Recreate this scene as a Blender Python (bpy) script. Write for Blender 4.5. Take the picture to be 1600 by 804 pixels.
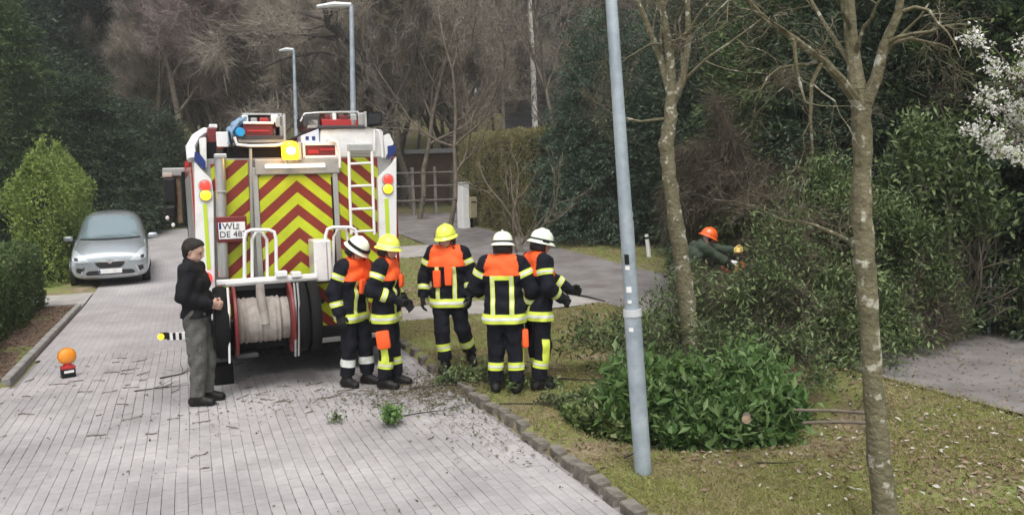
import bpy, bmesh, math, random
import numpy as np
from mathutils import Vector, Matrix, Euler
from mathutils.bvhtree import BVHTree

for o in list(bpy.data.objects): bpy.data.objects.remove(o)
scene = bpy.context.scene
COL = scene.collection
PI = math.pi

# ------------------------------------------------------------------ camera
# World: +Y runs along the road, X across it, metres.  Camera 2.25 m up (seat of a lorry).
FPX, CAMH = 1250.0, 2.25
PITCH, YAW, ROLL = math.radians(5.3), math.radians(21.9), math.radians(1.7)
camd = bpy.data.cameras.new('camera')
camd.sensor_width = 36.0
camd.lens = FPX / 1600 * 36
camd.clip_end = 2000
cam = bpy.data.objects.new('camera', camd)
COL.objects.link(cam)
cam.location = (0, 0, CAMH)
cam.rotation_mode = 'QUATERNION'
_R = Matrix.Rotation(-YAW, 3, 'Z') @ Matrix.Rotation(PI/2 - PITCH, 3, 'X') @ Matrix.Rotation(-ROLL, 3, 'Z')
cam.rotation_quaternion = _R.to_quaternion()
scene.camera = cam

# ------------------------------------------------------------------ sky, sun, exposure (overcast)
SUN_EL, SUN_AZ = math.radians(60), math.radians(200)
world = bpy.data.worlds.new('World'); scene.world = world
world.use_nodes = True
nt = world.node_tree
sky = nt.nodes.new('ShaderNodeTexSky'); sky.sky_type = 'NISHITA'; sky.sun_disc = False
sky.sun_elevation = SUN_EL; sky.sun_rotation = SUN_AZ
sky.air_density = 1.0; sky.dust_density = 4.0; sky.ozone_density = 1.0
hs = nt.nodes.new('ShaderNodeHueSaturation'); hs.inputs['Saturation'].default_value = 0.22
bg = nt.nodes['Background']; bg.inputs['Strength'].default_value = 0.15
nt.links.new(sky.outputs[0], hs.inputs['Color']); nt.links.new(hs.outputs[0], bg.inputs['Color'])
sund = bpy.data.lights.new('sun', 'SUN'); sund.energy = 1.3; sund.angle = math.radians(28); sund.color = (1, .97, .93)
sun = bpy.data.objects.new('sun', sund); COL.objects.link(sun)
sun.rotation_euler = (PI/2 - SUN_EL, 0, PI - SUN_AZ)
sun.location = (0, 0, 30)
vs = scene.view_settings
vs.view_transform = 'Standard'; vs.look = 'None'; vs.gamma = 1; vs.use_curve_mapping = False
vs.exposure = 0.6

# ------------------------------------------------------------------ pixel helpers
def ray(px, py):
    d = Vector(((px-800)/FPX, -(py-402)/FPX, -1.0))
    return _R @ d
FWD = Vector((math.sin(YAW), math.cos(YAW), 0))
RGT = Vector((math.cos(YAW), -math.sin(YAW), 0))
def depth(x, y): return x*FWD.x + y*FWD.y
def rise(x, y):
    a = depth(x, y) - 15.5
    if a <= 0: return 0.0
    if a < 4: return .05*a*a/8
    return .05*(min(a+15.5, 40) - 17.5)
def rise_np(x, y):
    a = x*FWD.x + y*FWD.y - 15.5
    return np.where(a <= 0, 0, np.where(a < 4, .05*a*a/8, .05*(np.minimum(a+15.5, 40)-17.5)))
def at(px, py, u):
    "point on the pixel's line of sight whose distance in front of the camera is u"
    d = ray(px, py); return Vector((0, 0, CAMH)) + d*(u/d.dot(FWD))
def on_ground(px, py):
    d = ray(px, py); d = d/d.dot(FWD); u = 3.0
    while u < 140:
        p = Vector((0, 0, CAMH)) + d*u
        if p.z <= rise(p.x, p.y): return p
        u += .02
    return p
def on_y(px, py, Y):
    d = ray(px, py); return Vector((0, 0, CAMH)) + d*(Y/d.y)
def in_frame(x, y, z=0.0, m=0.0):
    v = _R.transposed() @ (Vector((x, y, z)) - Vector((0, 0, CAMH)))
    if v.z > -.5: return False
    return abs(v.x/-v.z*FPX) < 800+m and abs(v.y/-v.z*FPX) < 402+m

# ------------------------------------------------------------------ materials
def _n(nt, t, **kw):
    n = nt.nodes.new(t)
    for k, v in kw.items():
        if k in n.inputs.keys(): n.inputs[k].default_value = v
        else: setattr(n, k, v)
    return n
def rgb(c): return (c[0], c[1], c[2], 1)
def mat(name, color, rough=.6, metal=0, var=0, scale=8, color2=None, bump=0, bscale=60, spec=.5, coat=0, emit=None, estr=0, coords='Object', detail=5, lo=.35, hi=.65):
    m = bpy.data.materials.new(name); m.use_nodes = True
    nt = m.node_tree; b = nt.nodes['Principled BSDF']
    b.inputs['Base Color'].default_value = rgb(color); b.inputs['Roughness'].default_value = rough
    b.inputs['Metallic'].default_value = metal; b.inputs['Specular IOR Level'].default_value = spec
    b.inputs['Coat Weight'].default_value = coat
    if emit: b.inputs['Emission Color'].default_value = rgb(emit); b.inputs['Emission Strength'].default_value = estr
    tc = nt.nodes.new('ShaderNodeTexCoord')
    if color2 is not None or var:
        if color2 is None: color2 = tuple(c*(1-var) for c in color)
        no = _n(nt, 'ShaderNodeTexNoise', Scale=scale, Detail=detail, Roughness=.65)
        nt.links.new(tc.outputs[coords], no.inputs['Vector'])
        mr = _n(nt, 'ShaderNodeMapRange'); mr.inputs['From Min'].default_value = lo; mr.inputs['From Max'].default_value = hi
        nt.links.new(no.outputs[0], mr.inputs['Value'])
        mx = _n(nt, 'ShaderNodeMix', data_type='RGBA')
        mx.inputs[6].default_value = rgb(color); mx.inputs[7].default_value = rgb(color2)
        nt.links.new(mr.outputs[0], mx.inputs[0]); nt.links.new(mx.outputs[2], b.inputs['Base Color'])
    if bump:
        n2 = _n(nt, 'ShaderNodeTexNoise', Scale=bscale, Detail=4)
        nt.links.new(tc.outputs[coords], n2.inputs['Vector'])
        bp = _n(nt, 'ShaderNodeBump', Strength=bump, Distance=.02)
        nt.links.new(n2.outputs[0], bp.inputs['Height']); nt.links.new(bp.outputs[0], b.inputs['Normal'])
    return m
def leaf_mat(name, cols, rough=.55, trans=.3, spec=.4):
    "leaf colour varies from leaf to leaf"
    m = bpy.data.materials.new(name); m.use_nodes = True
    nt = m.node_tree; b = nt.nodes['Principled BSDF']; out = nt.nodes['Material Output']
    ge = nt.nodes.new('ShaderNodeNewGeometry'); oi = nt.nodes.new('ShaderNodeObjectInfo')
    cr = nt.nodes.new('ShaderNodeValToRGB'); e = cr.color_ramp.elements
    e[0].color = rgb(cols[0]); e[0].position = 0
    e[1].color = rgb(cols[-1]); e[1].position = 1
    for i, c in enumerate(cols[1:-1]): k = e.new((i+1)/(len(cols)-1)); k.color = rgb(c)
    nt.links.new(ge.outputs['Random Per Island'], cr.inputs[0])
    mr = _n(nt, 'ShaderNodeMapRange'); mr.inputs['To Min'].default_value = .8; mr.inputs['To Max'].default_value = 1.2
    nt.links.new(oi.outputs['Random'], mr.inputs['Value'])
    mul = _n(nt, 'ShaderNodeVectorMath', operation='SCALE')
    nt.links.new(cr.outputs[0], mul.inputs[0]); nt.links.new(mr.outputs[0], mul.inputs['Scale'])
    nt.links.new(mul.outputs[0], b.inputs['Base Color'])
    b.inputs['Roughness'].default_value = rough; b.inputs['Specular IOR Level'].default_value = spec
    if trans:
        tr = nt.nodes.new('ShaderNodeBsdfTranslucent'); ms = _n(nt, 'ShaderNodeMixShader', Fac=trans)
        nt.links.new(mul.outputs[0], tr.inputs[0]); nt.links.new(b.outputs[0], ms.inputs[1]); nt.links.new(tr.outputs[0], ms.inputs[2])
        nt.links.new(ms.outputs[0], out.inputs[0])
    return m

# ------------------------------------------------------------------ mesh helpers
def mesh_np(name, V, F, smooth=False):
    "V (n,3); F (m,k) integer array with k = 3 or 4"
    me = bpy.data.meshes.new(name)
    V = np.asarray(V, dtype=np.float32); F = np.asarray(F, dtype=np.int32)
    me.vertices.add(len(V)); me.vertices.foreach_set('co', V.ravel())
    k = F.shape[1]
    me.loops.add(F.size); me.loops.foreach_set('vertex_index', F.ravel())
    me.polygons.add(len(F)); me.polygons.foreach_set('loop_start', np.arange(0, F.size, k, dtype=np.int32))
    me.polygons.foreach_set('loop_total', np.full(len(F), k, dtype=np.int32))
    me.polygons.foreach_set('use_smooth', np.full(len(F), bool(smooth)))
    me.update(calc_edges=True); me.validate()
    return me
class MB:
    "collects shapes; build() links them as one mesh object"
    def __init__(s): s.bm = bmesh.new()
    def box(s, x0, x1, y0, y1, z0, z1, bev=0, seg=1):
        m = Matrix.Translation(((x0+x1)/2, (y0+y1)/2, (z0+z1)/2)) @ Matrix.Diagonal((abs(x1-x0), abs(y1-y0), abs(z1-z0), 1))
        r = bmesh.ops.create_cube(s.bm, size=1, matrix=m)
        if bev:
            ed = list({e for v in r['verts'] for e in v.link_edges})
            bmesh.ops.bevel(s.bm, geom=ed, offset=bev, segments=seg, affect='EDGES', profile=.5)
        return s
    def cone(s, a, b, r0, r1=None, n=12, cap=True):
        a, b = Vector(a), Vector(b); r1 = r0 if r1 is None else r1
        d = b-a; q = d.to_track_quat('Z', 'Y').to_matrix().to_4x4()
        bmesh.ops.create_cone(s.bm, cap_ends=cap, segments=n, radius1=r0, radius2=r1, depth=d.length, matrix=Matrix.Translation((a+b)/2) @ q)
        return s
    def tube(s, pts, r, n=8, cap=True):
        pts = [Vector(p) for p in pts]; rs = r if isinstance(r, (list, tuple)) else [r]*len(pts)
        rings = []; up = None
        for i, p in enumerate(pts):
            d = (pts[min(i+1, len(pts)-1)] - pts[max(i-1, 0)]).normalized()
            if up is None: up = d.orthogonal().normalized()
            up = (up - d*up.dot(d)).normalized(); w = d.cross(up)
            rings.append([s.bm.verts.new(p + (up*math.cos(2*PI*k/n) + w*math.sin(2*PI*k/n))*rs[i]) for k in range(n)])
        for a, b in zip(rings, rings[1:]):
            for k in range(n): s.bm.faces.new((a[k], a[(k+1) % n], b[(k+1) % n], b[k]))
        if cap: s.bm.faces.new(rings[0][::-1]); s.bm.faces.new(rings[-1])
        return s
    def lathe(s, prof, c=(0, 0, 0), n=20, axis='Z', sx=1, sy=1):
        c = Vector(c); rings = []
        def P(r, h, a):
            x, y = r*math.cos(a)*sx, r*math.sin(a)*sy
            return c + {'Z': Vector((x, y, h)), 'X': Vector((h, x, y)), 'Y': Vector((x, h, y))}[axis]
        for r, h in prof:
            rings.append([s.bm.verts.new(P(max(r, 1e-4), h, 2*PI*k/n)) for k in range(n)])
        for a, b in zip(rings, rings[1:]):
            for k in range(n): s.bm.faces.new((a[k], a[(k+1) % n], b[(k+1) % n], b[k]))
        s.bm.faces.new(rings[0][::-1]); s.bm.faces.new(rings[-1])
        return s
    def prism(s, poly, ax, lo, hi):
        "extrude a 2-D outline; ax is the extrusion axis"
        def P(a, b, h): return {'X': (h, a, b), 'Y': (a, h, b), 'Z': (a, b, h)}[ax]
        A = [s.bm.verts.new(P(a, b, lo)) for a, b in poly]; B = [s.bm.verts.new(P(a, b, hi)) for a, b in poly]
        s.bm.faces.new(A); s.bm.faces.new(B[::-1]); n = len(poly)
        for k in range(n): s.bm.faces.new((A[k], B[k], B[(k+1) % n], A[(k+1) % n]))
        return s
    def ball(s, c, r, sub=2, sc=(1, 1, 1)):
        bmesh.ops.create_icosphere(s.bm, subdivisions=sub, radius=r, matrix=Matrix.Translation(c) @ Matrix.Diagonal((*sc, 1)))
        return s
    def mesh(s, name, smooth=False):
        bmesh.ops.recalc_face_normals(s.bm, faces=s.bm.faces)
        me = bpy.data.meshes.new(name); s.bm.to_mesh(me); s.bm.free()
        if smooth:
            for p in me.polygons: p.use_smooth = True
            try: me.set_sharp_from_angle(angle=math.radians(40))
            except Exception: pass
        return me
    def build(s, name, m, parent=None, smooth=False): return link(name, s.mesh(name, smooth), m, parent)
def link(name, me, m=None, parent=None, loc=None):
    o = bpy.data.objects.new(name, me)
    if m is not None and not me.materials: me.materials.append(m)
    COL.objects.link(o); o.parent = parent
    if loc is not None: o.location = loc
    return o
def tag(o, label=None, cat=None, group=None, kind=None):
    for k, v in (('label', label), ('category', cat), ('group', group), ('kind', kind)):
        if v: o[k] = v
    return o
def thing(name, label, cat, loc=(0, 0, 0), rz=0, group=None):
    o = bpy.data.objects.new(name, None); COL.objects.link(o); o.empty_display_size = .1
    o.location = loc; o.rotation_euler = (0, 0, rz)
    return tag(o, label, cat, group)
def dup(root, loc, rz=0, scale=1, label=None, group=None):
    r = root.copy(); COL.objects.link(r); r.location = loc; r.rotation_euler = (0, 0, rz)
    r.scale = (scale,)*3 if isinstance(scale, (int, float)) else scale
    if label: r['label'] = label
    if group: r['group'] = group
    for ch in list(root.children):
        c = ch.copy(); COL.objects.link(c); c.parent = r
        for g in ch.children:
            d = g.copy(); COL.objects.link(d); d.parent = c
    return r
RS = np.random.RandomState
def unit(v): return v/np.maximum(np.linalg.norm(v, axis=-1, keepdims=True), 1e-9)
def leaves_mesh(name, C, D, N, L, W, fold=.25, smooth=False):
    "rhombic leaves: centres C, long axis D, normal N, lengths L, widths W (arrays)"
    C = np.asarray(C); n = len(C); D = unit(D); S = unit(np.cross(D, N)); N = np.cross(S, D)
    L = np.broadcast_to(L, n)[:, None]; W = np.broadcast_to(W, n)[:, None]
    V = np.stack([C - D*L*.5, C + S*W*.5 + N*W*fold - D*L*.05, C + D*L*.5, C - S*W*.5 + N*W*fold - D*L*.05], 1).reshape(-1, 3)
    b = np.arange(n)[:, None]*4
    F = np.concatenate([b + [0, 1, 2], b + [0, 2, 3]], 0)
    return mesh_np(name, V, F)
def blades_mesh(name, C, D, L, W, seed=0, bend=.3):
    "single thin triangles (twigs, needles, grass)"
    r = RS(seed); C = np.asarray(C); n = len(C); D = unit(D)
    S = unit(np.cross(D, r.normal(size=(n, 3))))
    L = np.broadcast_to(L, n)[:, None]; W = np.broadcast_to(W, n)[:, None]
    tip = C + D*L + S[:, [1, 2, 0]]*L*bend*r.normal(size=(n, 1))*.5
    V = np.stack([C - S*W*.5, C + S*W*.5, tip], 1).reshape(-1, 3)
    return mesh_np(name, V, np.arange(3*n).reshape(-1, 3))
def frustums_mesh(name, segs, n=5, smooth=True):
    "segs: array (m,8): a xyz, b xyz, r0, r1"
    segs = np.asarray(segs); A, B = segs[:, :3], segs[:, 3:6]; m = len(segs)
    D = unit(B-A); ref = np.where(np.abs(D[:, 2:3]) > .9, [[1, 0, 0]], [[0, 0, 1]])
    P = unit(np.cross(D, ref)); Q = np.cross(D, P); a = np.arange(n)*2*PI/n
    ring = P[:, None]*np.cos(a)[None, :, None] + Q[:, None]*np.sin(a)[None, :, None]
    V = np.concatenate([A[:, None] + ring*segs[:, 6][:, None, None], B[:, None] + ring*segs[:, 7][:, None, None]], 1).reshape(-1, 3)
    k = np.arange(n); k1 = (k+1) % n
    f = np.stack([k, k1, k1+n, k+n], 1)
    F = (np.arange(m)[:, None, None]*2*n + f[None]).reshape(-1, 4)
    return mesh_np(name, V, F, smooth)
# ================================================================== SETTING
M = {}
M['paver'] = mat('paver_concrete', (.385, .364, .364), .85, var=.14, scale=14, bump=.25, bscale=150)
def _paver_variation(m, geo=True):
    nt = m.node_tree; b = nt.nodes['Principled BSDF']
    src = b.inputs['Base Color'].links[0].from_socket
    oi = nt.nodes.new('ShaderNodeObjectInfo'); ge = nt.nodes.new('ShaderNodeNewGeometry')
    ad = _n(nt, 'ShaderNodeMath', operation='ADD'); nt.links.new(oi.outputs['Random'], ad.inputs[0]); nt.links.new(ge.outputs['Random Per Island'], ad.inputs[1])
    fr = _n(nt, 'ShaderNodeMath', operation='FRACT'); nt.links.new(ad.outputs[0], fr.inputs[0])
    mr = _n(nt, 'ShaderNodeMapRange'); mr.inputs['To Min'].default_value = .93; mr.inputs['To Max'].default_value = 1.06
    nt.links.new(fr.outputs[0], mr.inputs['Value'])
    no = _n(nt, 'ShaderNodeTexNoise', Scale=.9, Detail=5, Roughness=.6); nt.links.new(ge.outputs['Position'], no.inputs['Vector'])
    m2 = _n(nt, 'ShaderNodeMapRange'); m2.inputs['From Min'].default_value = .3; m2.inputs['From Max'].default_value = .7; m2.inputs['To Min'].default_value = .70; m2.inputs['To Max'].default_value = 1.16
    nt.links.new(no.outputs[0], m2.inputs['Value'])
    mu = _n(nt, 'ShaderNodeMath', operation='MULTIPLY'); nt.links.new(mr.outputs[0], mu.inputs[0]); nt.links.new(m2.outputs[0], mu.inputs[1])
    sc = _n(nt, 'ShaderNodeVectorMath', operation='SCALE'); nt.links.new(src, sc.inputs[0]); nt.links.new(mu.outputs[0], sc.inputs['Scale'])
    nt.links.new(sc.outputs[0], b.inputs['Base Color'])
_paver_variation(M['paver'])
M['joint'] = mat('joint_sand', (.27, .25, .24), .95, var=.35, scale=30)
def far_paver_mat():
    m = mat('far_paving', (.36, .345, .345), .85); nt = m.node_tree; b = nt.nodes['Principled BSDF']
    ge = nt.nodes.new('ShaderNodeNewGeometry'); mp = nt.nodes.new('ShaderNodeMapping'); mp.inputs['Rotation'].default_value = (0, 0, PI/2)
    nt.links.new(ge.outputs['Position'], mp.inputs[0])
    br = _n(nt, 'ShaderNodeTexBrick', Scale=1.0); br.inputs['Brick Width'].default_value = .2; br.inputs['Row Height'].default_value = .0905
    br.inputs['Mortar Size'].default_value = .005; br.inputs['Color1'].default_value = (.375, .354, .354, 1); br.inputs['Color2'].default_value = (.335, .316, .316, 1); br.inputs['Mortar'].default_value = (.29, .27, .26, 1)
    nt.links.new(mp.outputs[0], br.inputs[0])
    no = _n(nt, 'ShaderNodeTexNoise', Scale=.9, Detail=5); nt.links.new(ge.outputs['Position'], no.inputs['Vector'])
    m2 = _n(nt, 'ShaderNodeMapRange'); m2.inputs['From Min'].default_value = .3; m2.inputs['From Max'].default_value = .7; m2.inputs['To Min'].default_value = .8; m2.inputs['To Max'].default_value = 1.12
    nt.links.new(no.outputs[0], m2.inputs['Value'])
    sc = _n(nt, 'ShaderNodeVectorMath', operation='SCALE'); nt.links.new(br.outputs[0], sc.inputs[0]); nt.links.new(m2.outputs[0], sc.inputs['Scale'])
    nt.links.new(sc.outputs[0], b.inputs['Base Color']); return m
M['far_paver'] = far_paver_mat()
def ground_mat():
    m = mat('verge_soil_and_moss', (.10, .095, .045), .95, bump=.6, bscale=25, coords='Object')
    nt = m.node_tree; b = nt.nodes['Principled BSDF']; tc = [n for n in nt.nodes if n.type == 'TEX_COORD'][0]
    no = _n(nt, 'ShaderNodeTexNoise', Scale=1.1, Detail=8, Roughness=.7); nt.links.new(tc.outputs['Object'], no.inputs['Vector'])
    cr = nt.nodes.new('ShaderNodeValToRGB'); e = cr.color_ramp.elements
    e[0].position = .36; e[0].color = (.115, .155, .03, 1); e[1].position = .62; e[1].color = (.27, .215, .135, 1)
    k = e.new(.47); k.color = (.18, .195, .06, 1); k = e.new(.54); k.color = (.16, .125, .07, 1)
    nt.links.new(no.outputs[0], cr.inputs[0]); nt.links.new(cr.outputs[0], b.inputs['Base Color']); return m
M['ground'] = ground_mat()
M['path'] = mat('path_tarmac', (.225, .21, .205), .9, color2=(.13, .115, .105), scale=1.3, bump=.3, bscale=120)
M['drive'] = mat('driveway_concrete', (.38, .36, .33), .9, color2=(.27, .25, .23), scale=2.5, bump=.3, bscale=80)
M['soil'] = mat('bare_soil', (.16, .10, .07), .95, color2=(.09, .06, .04), scale=5, bump=.8, bscale=40)
M['kerb'] = mat('kerb_concrete', (.33, .32, .30), .9, color2=(.22, .21, .19), scale=8, bump=.35, bscale=70)
M['kerb_dark'] = mat('weathered_kerb', (.215, .195, .165), .9, color2=(.10, .088, .07), scale=7, bump=.5, bscale=60)

XL, XR = -2.10, 2.60                  # road edges
PX0, PX1 = 6.9, 10.0                  # footpath edges
DR = [(12.75, 14.3), (21.7, 24.2)]    # crossings from road to footpath (y ranges)
def basin(x, y):
    "hollow in the verge behind the grass rim, where the laurel grows"
    d = np.sqrt(((x-4.75)/1.55)**2 + ((y-6.35)/1.25)**2)
    s = np.clip((1.10-d)/.2, 0, 1); return -.40*s*s*(3-2*s)
def ss(a, b, x): t = np.clip((x-a)/(b-a), 0, 1); return t*t*(3-2*t)
def ground_z(x, y):
    x = np.asarray(x, float); y = np.asarray(y, float)
    verge = .045 + .025*np.sin(1.7*x+.6*y) * np.sin(1.3*y-.4*x) + .012*np.sin(5.1*x+2)*np.sin(4.3*y)
    rd = (1-ss(XR, XR+.12, x))*ss(XL-.12, XL, x)*(y < 36)
    rd = np.maximum(rd, (x < -2)*(y < 11.02)*(x > -9)*1.0)
    rd = np.maximum(rd, (1-ss(10.9, 11.05, y))*(x < XL)*(x > -9))
    rd = np.maximum(rd, ss(18.25, 18.3, y)*(1-ss(20.5, 20.6, y))*(x < XL)*(x > -8))
    pt = ss(PX0-.1, PX0, x)*(1-ss(PX1, PX1+.1, x))*(y < 36)
    for a, b in DR: pt = np.maximum(pt, ss(a-.06, a, y)*(1-ss(b, b+.06, y))*(x > XR)*(x < PX1))
    cr = ss(30.9, 31, y)*(1-ss(35.5, 35.6, y))*(x > 0)*(x < 40)
    pt = np.maximum(pt, cr)
    z = verge*(1-rd)*(1-pt) - .09*rd - .02*pt*(1-rd)
    z = z + basin(x, y)*(1-pt)
    hill = 14*ss(52, 120, x*FWD.x + y*FWD.y)
    return rise_np(x, y) + z + hill
def lines(segs):
    out = []
    for a, b, st in segs: out += list(np.arange(a, b, st))
    return np.array(out + [segs[-1][1]])
gx = lines([(-130, -20, 10), (-20, -4, 1), (-4, 2.4, .25), (2.4, 7.2, .06), (7.2, 12, .15), (12, 24, 1), (24, 160, 8)])
gy = lines([(-20, 2, 2), (2, 9, .06), (9, 15, .1), (15, 40, .3), (40, 160, 6)])
GX, GY = np.meshgrid(gx, gy, indexing='ij')
GZ = ground_z(GX, GY)
nx, ny = GX.shape
idx = np.arange(nx*ny).reshape(nx, ny)
F = np.stack([idx[:-1, :-1], idx[1:, :-1], idx[1:, 1:], idx[:-1, 1:]], -1).reshape(-1, 4)
ground = tag(link('ground', mesh_np('ground', np.stack([GX, GY, GZ], -1).reshape(-1, 3), F, True), M['ground']), kind='structure')

def sheet(name, x0, x1, y0, y1, z, m, step=.5, kind='structure', dx=None):
    xs = np.linspace(x0, x1, max(2, int((x1-x0)/(dx or step))+1)); ys = np.linspace(y0, y1, max(2, int((y1-y0)/step)+1))
    A, B = np.meshgrid(xs, ys, indexing='ij'); Z = rise_np(A, B) + z
    i = np.arange(A.size).reshape(A.shape); F = np.stack([i[:-1, :-1], i[1:, :-1], i[1:, 1:], i[:-1, 1:]], -1).reshape(-1, 4)
    o = link(name, mesh_np(name, np.stack([A, B, Z], -1).reshape(-1, 3), F, True), m)
    return tag(o, kind=kind) if kind else o
# road: sand bed under the built pavers, patterned paving beyond them
YP = 12.6
road = sheet('road', XL, XR, -4, 36, -.034, M['joint'])
sheet('far_paving', XL, XR, YP, 36, -.002, M['far_paver'], kind=None).parent = road
sheet('joint_bed', -9, XL-.004, -4, 11.0, -.034, M['joint'], kind=None).parent = road
pav = MB(); LX, LY, b = .0878, .1972, .0025
pav.box(-LX/2, LX/2, -LY/2, LY/2, -.04, 0)
bmesh.ops.bevel(pav.bm, geom=[e for e in pav.bm.edges if all(v.co.z > -.01 for v in e.verts) and abs(e.verts[0].co.y-e.verts[1].co.y) > .05], offset=b, segments=1, affect='EDGES')
bmesh.ops.delete(pav.bm, geom=[f for f in pav.bm.faces if f.calc_center_median().z < -.039], context='FACES')
bmesh.ops.triangulate(pav.bm, faces=pav.bm.faces[:])
pav_me = pav.mesh('paver'); pav_me.materials.append(M['paver'])
rnd = random.Random(4); spots = []
ncol = int((XR-.02-(-5.0))/.0905)
for i in range(ncol):
    x = XR - .055 - i*.0905
    off = .1 if i % 2 else 0
    for j in range(int((YP-3.6)/.2)):
        y = 3.6 + off + j*.2 + .1
        if y > YP or (x < XL+.04 and y > 10.9): continue
        if in_frame(x, y, 0, 60): spots.append((depth(x, y), x + .008*math.sin(y*1.3+i*.10) + .0025*math.sin(y*3.1+i*.5), y, rnd.uniform(-.0016, .0016), rnd.uniform(-.006, .006)))
spots.sort()
for k, (d, x, y, z, a) in enumerate(spots[:300]):
    o = link('paver', pav_me, None, road, (x, y, z)); o.rotation_euler = (rnd.uniform(-.005, .005), rnd.uniform(-.01, .01), a)
pv = np.array([v.co[:] for v in pav_me.vertices]); pf = np.array([list(p.vertices) for p in pav_me.polygons])
S = np.array(spots[300:]); ca, sa = np.cos(S[:, 4]), np.sin(S[:, 4])
P = np.stack([pv[None, :, 0]*ca[:, None] - pv[None, :, 1]*sa[:, None] + S[:, 1:2], pv[None, :, 0]*sa[:, None] + pv[None, :, 1]*ca[:, None] + S[:, 2:3], pv[None, :, 2] + S[:, 3:4]], -1)
Fp = (np.arange(len(S))[:, None, None]*len(pv) + pf[None]).reshape(-1, 3)
tag(link('paver_field', mesh_np('paver_field', P.reshape(-1, 3), Fp), M['paver'], road), kind='stuff')

sheet('footpath', PX0, PX1, -2, 30.9, .030, M['path'])
for a, b in DR: sheet('driveway', XR+.2, PX0-.004, a, b, .034, M['drive'])
sheet('side_street', XR+.02, 40, 31, 35.5, .026, M['path'], 1)
sheet('driveway_left', -8, XL-.03, 18.3, 20.5, .0, M['drive'])
sheet('flower_bed', -3.4, XL-.14, 11.05, 18.2, .055, M['soil'])

# kerb of the road's left side: long pale edging stones
kerbL = tag(sheet('kerb', XL-.12, XL-.02, 11.1, 18.2, .01, M['kerb'], kind=None), kind='structure')
ks = MB().box(-.05, .05, -.49, .49, -.06, .085, .012).mesh('kerb_stone'); ks.materials.append(M['kerb'])
for i in range(7):
    y = 11.6 + i*1.0
    link('kerb_stone', ks, None, kerbL, (XL-.07 + rnd.uniform(-.006, .006), y, rise(XL, y) + rnd.uniform(-.004, .004)))
for i in range(3):
    o = link('kerb_stone', ks, None, kerbL, (XL-.60-i*1.0, 18.24, rise(XL-.6-i, 18.24))); o.rotation_euler.z = PI/2
# right kerb: row of small uneven blocks standing along the verge
kerbR = tag(sheet('kerb_bedding', XR+.002, XR+.13, 2, 12.7, -.02, M['joint'], kind=None), kind='structure')
kb = MB().box(-.05, .05, -.092, .092, -.13, .0, .006).mesh('kerb_block'); kb.materials.append(M['kerb_dark'])
y = 2.3; i = 0
while y < 12.6:
    o = link('kerb_block', kb, None, kerbR, (XR+.09 + rnd.uniform(-.022, .022) + .03*math.sin(i*1.1), y, .072 + rnd.uniform(-.022, .02)))
    o.rotation_euler = (rnd.uniform(-.07, .07), rnd.uniform(-.12, .12), rnd.uniform(-.16, .16)); o.scale = (rnd.uniform(.9, 1.12), rnd.uniform(.9, 1.08), 1)
    y += .235 + rnd.uniform(0, .03); i += 1
    if 8.9 < y < 11: y += .25
# ================================================================== VEGETATION
M['bark'] = mat('grey_brown_bark', (.17, .14, .105), .9, color2=(.085, .07, .05), scale=6, bump=.5, bscale=30)
M['dark_bark'] = mat('dark_wet_bark', (.045, .038, .032), .9, color2=(.025, .02, .018), scale=6)
M['birch'] = mat('birch_bark', (.62, .60, .56), .8, color2=(.12, .11, .10), scale=5, lo=.52, hi=.62)
M['twig'] = leaf_mat('bare_twigs', [(.22, .195, .16), (.33, .29, .24), (.44, .395, .33), (.27, .24, .19)], .9, .35)  # twig tones paled in the colour to suggest distance haze, dark ones aside
M['twig_dark'] = leaf_mat('dark_brown_twigs', [(.055, .045, .03), (.09, .075, .05), (.13, .11, .075)], .9, .1)
M['twig_red'] = leaf_mat('reddish_twigs', [(.24, .18, .165), (.34, .275, .255), (.42, .35, .325)], .9, .35)
M['twig_grey'] = leaf_mat('grey_twigs', [(.19, .19, .17), (.28, .275, .245), (.38, .37, .33)], .9, .35)
M['twig_green'] = leaf_mat('mossy_twigs', [(.18, .16, .09), (.26, .23, .135), (.33, .285, .18)], .9, .35)
M['needle_dark'] = leaf_mat('dark_needles', [(.018, .034, .019), (.038, .066, .034), (.066, .10, .05), (.11, .15, .075)], .6, .25)
M['needle_blue'] = leaf_mat('blue_green_scale_leaves', [(.026, .052, .034), (.050, .090, .056), (.080, .128, .078), (.125, .17, .105)], .6, .2)
M['needle_mid'] = leaf_mat('mid_green_scale_leaves', [(.028, .052, .018), (.052, .088, .026), (.08, .122, .038), (.11, .155, .05)], .6, .2)
M['leaf_lime'] = leaf_mat('yellow_green_hedge_leaves', [(.10, .16, .025), (.17, .24, .045), (.24, .31, .07), (.30, .37, .10)], .55, .35)
M['leaf_hedge'] = leaf_mat('hedge_leaves', [(.035, .07, .016), (.068, .12, .028), (.10, .16, .042), (.15, .205, .065)], .5, .25)
M['leaf_brown'] = leaf_mat('olive_brown_hedge_leaves', [(.15, .16, .05), (.22, .22, .08), (.29, .26, .12), (.24, .19, .10)], .7, .25)
M['leaf_laurel'] = leaf_mat('glossy_laurel_leaves', [(.05, .11, .025), (.095, .185, .045), (.15, .26, .075), (.24, .34, .13)], .5, .4, .4)
M['leaf_olive'] = leaf_mat('olive_evergreen_leaves', [(.032, .052, .018), (.066, .10, .033), (.115, .16, .055), (.19, .235, .10)], .5, .25)
M['leaf_bright'] = leaf_mat('young_bright_leaves', [(.07, .11, .03), (.13, .19, .05), (.21, .27, .09), (.30, .34, .16)], .45, .3)
M['blossom'] = leaf_mat('white_blossom', [(.75, .74, .70), (.85, .84, .80), (.80, .78, .70)], .6, .3)
M['limb'] = mat('brown_limb_bark', (.10, .08, .055), .9, color2=(.05, .042, .03), scale=9)
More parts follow.
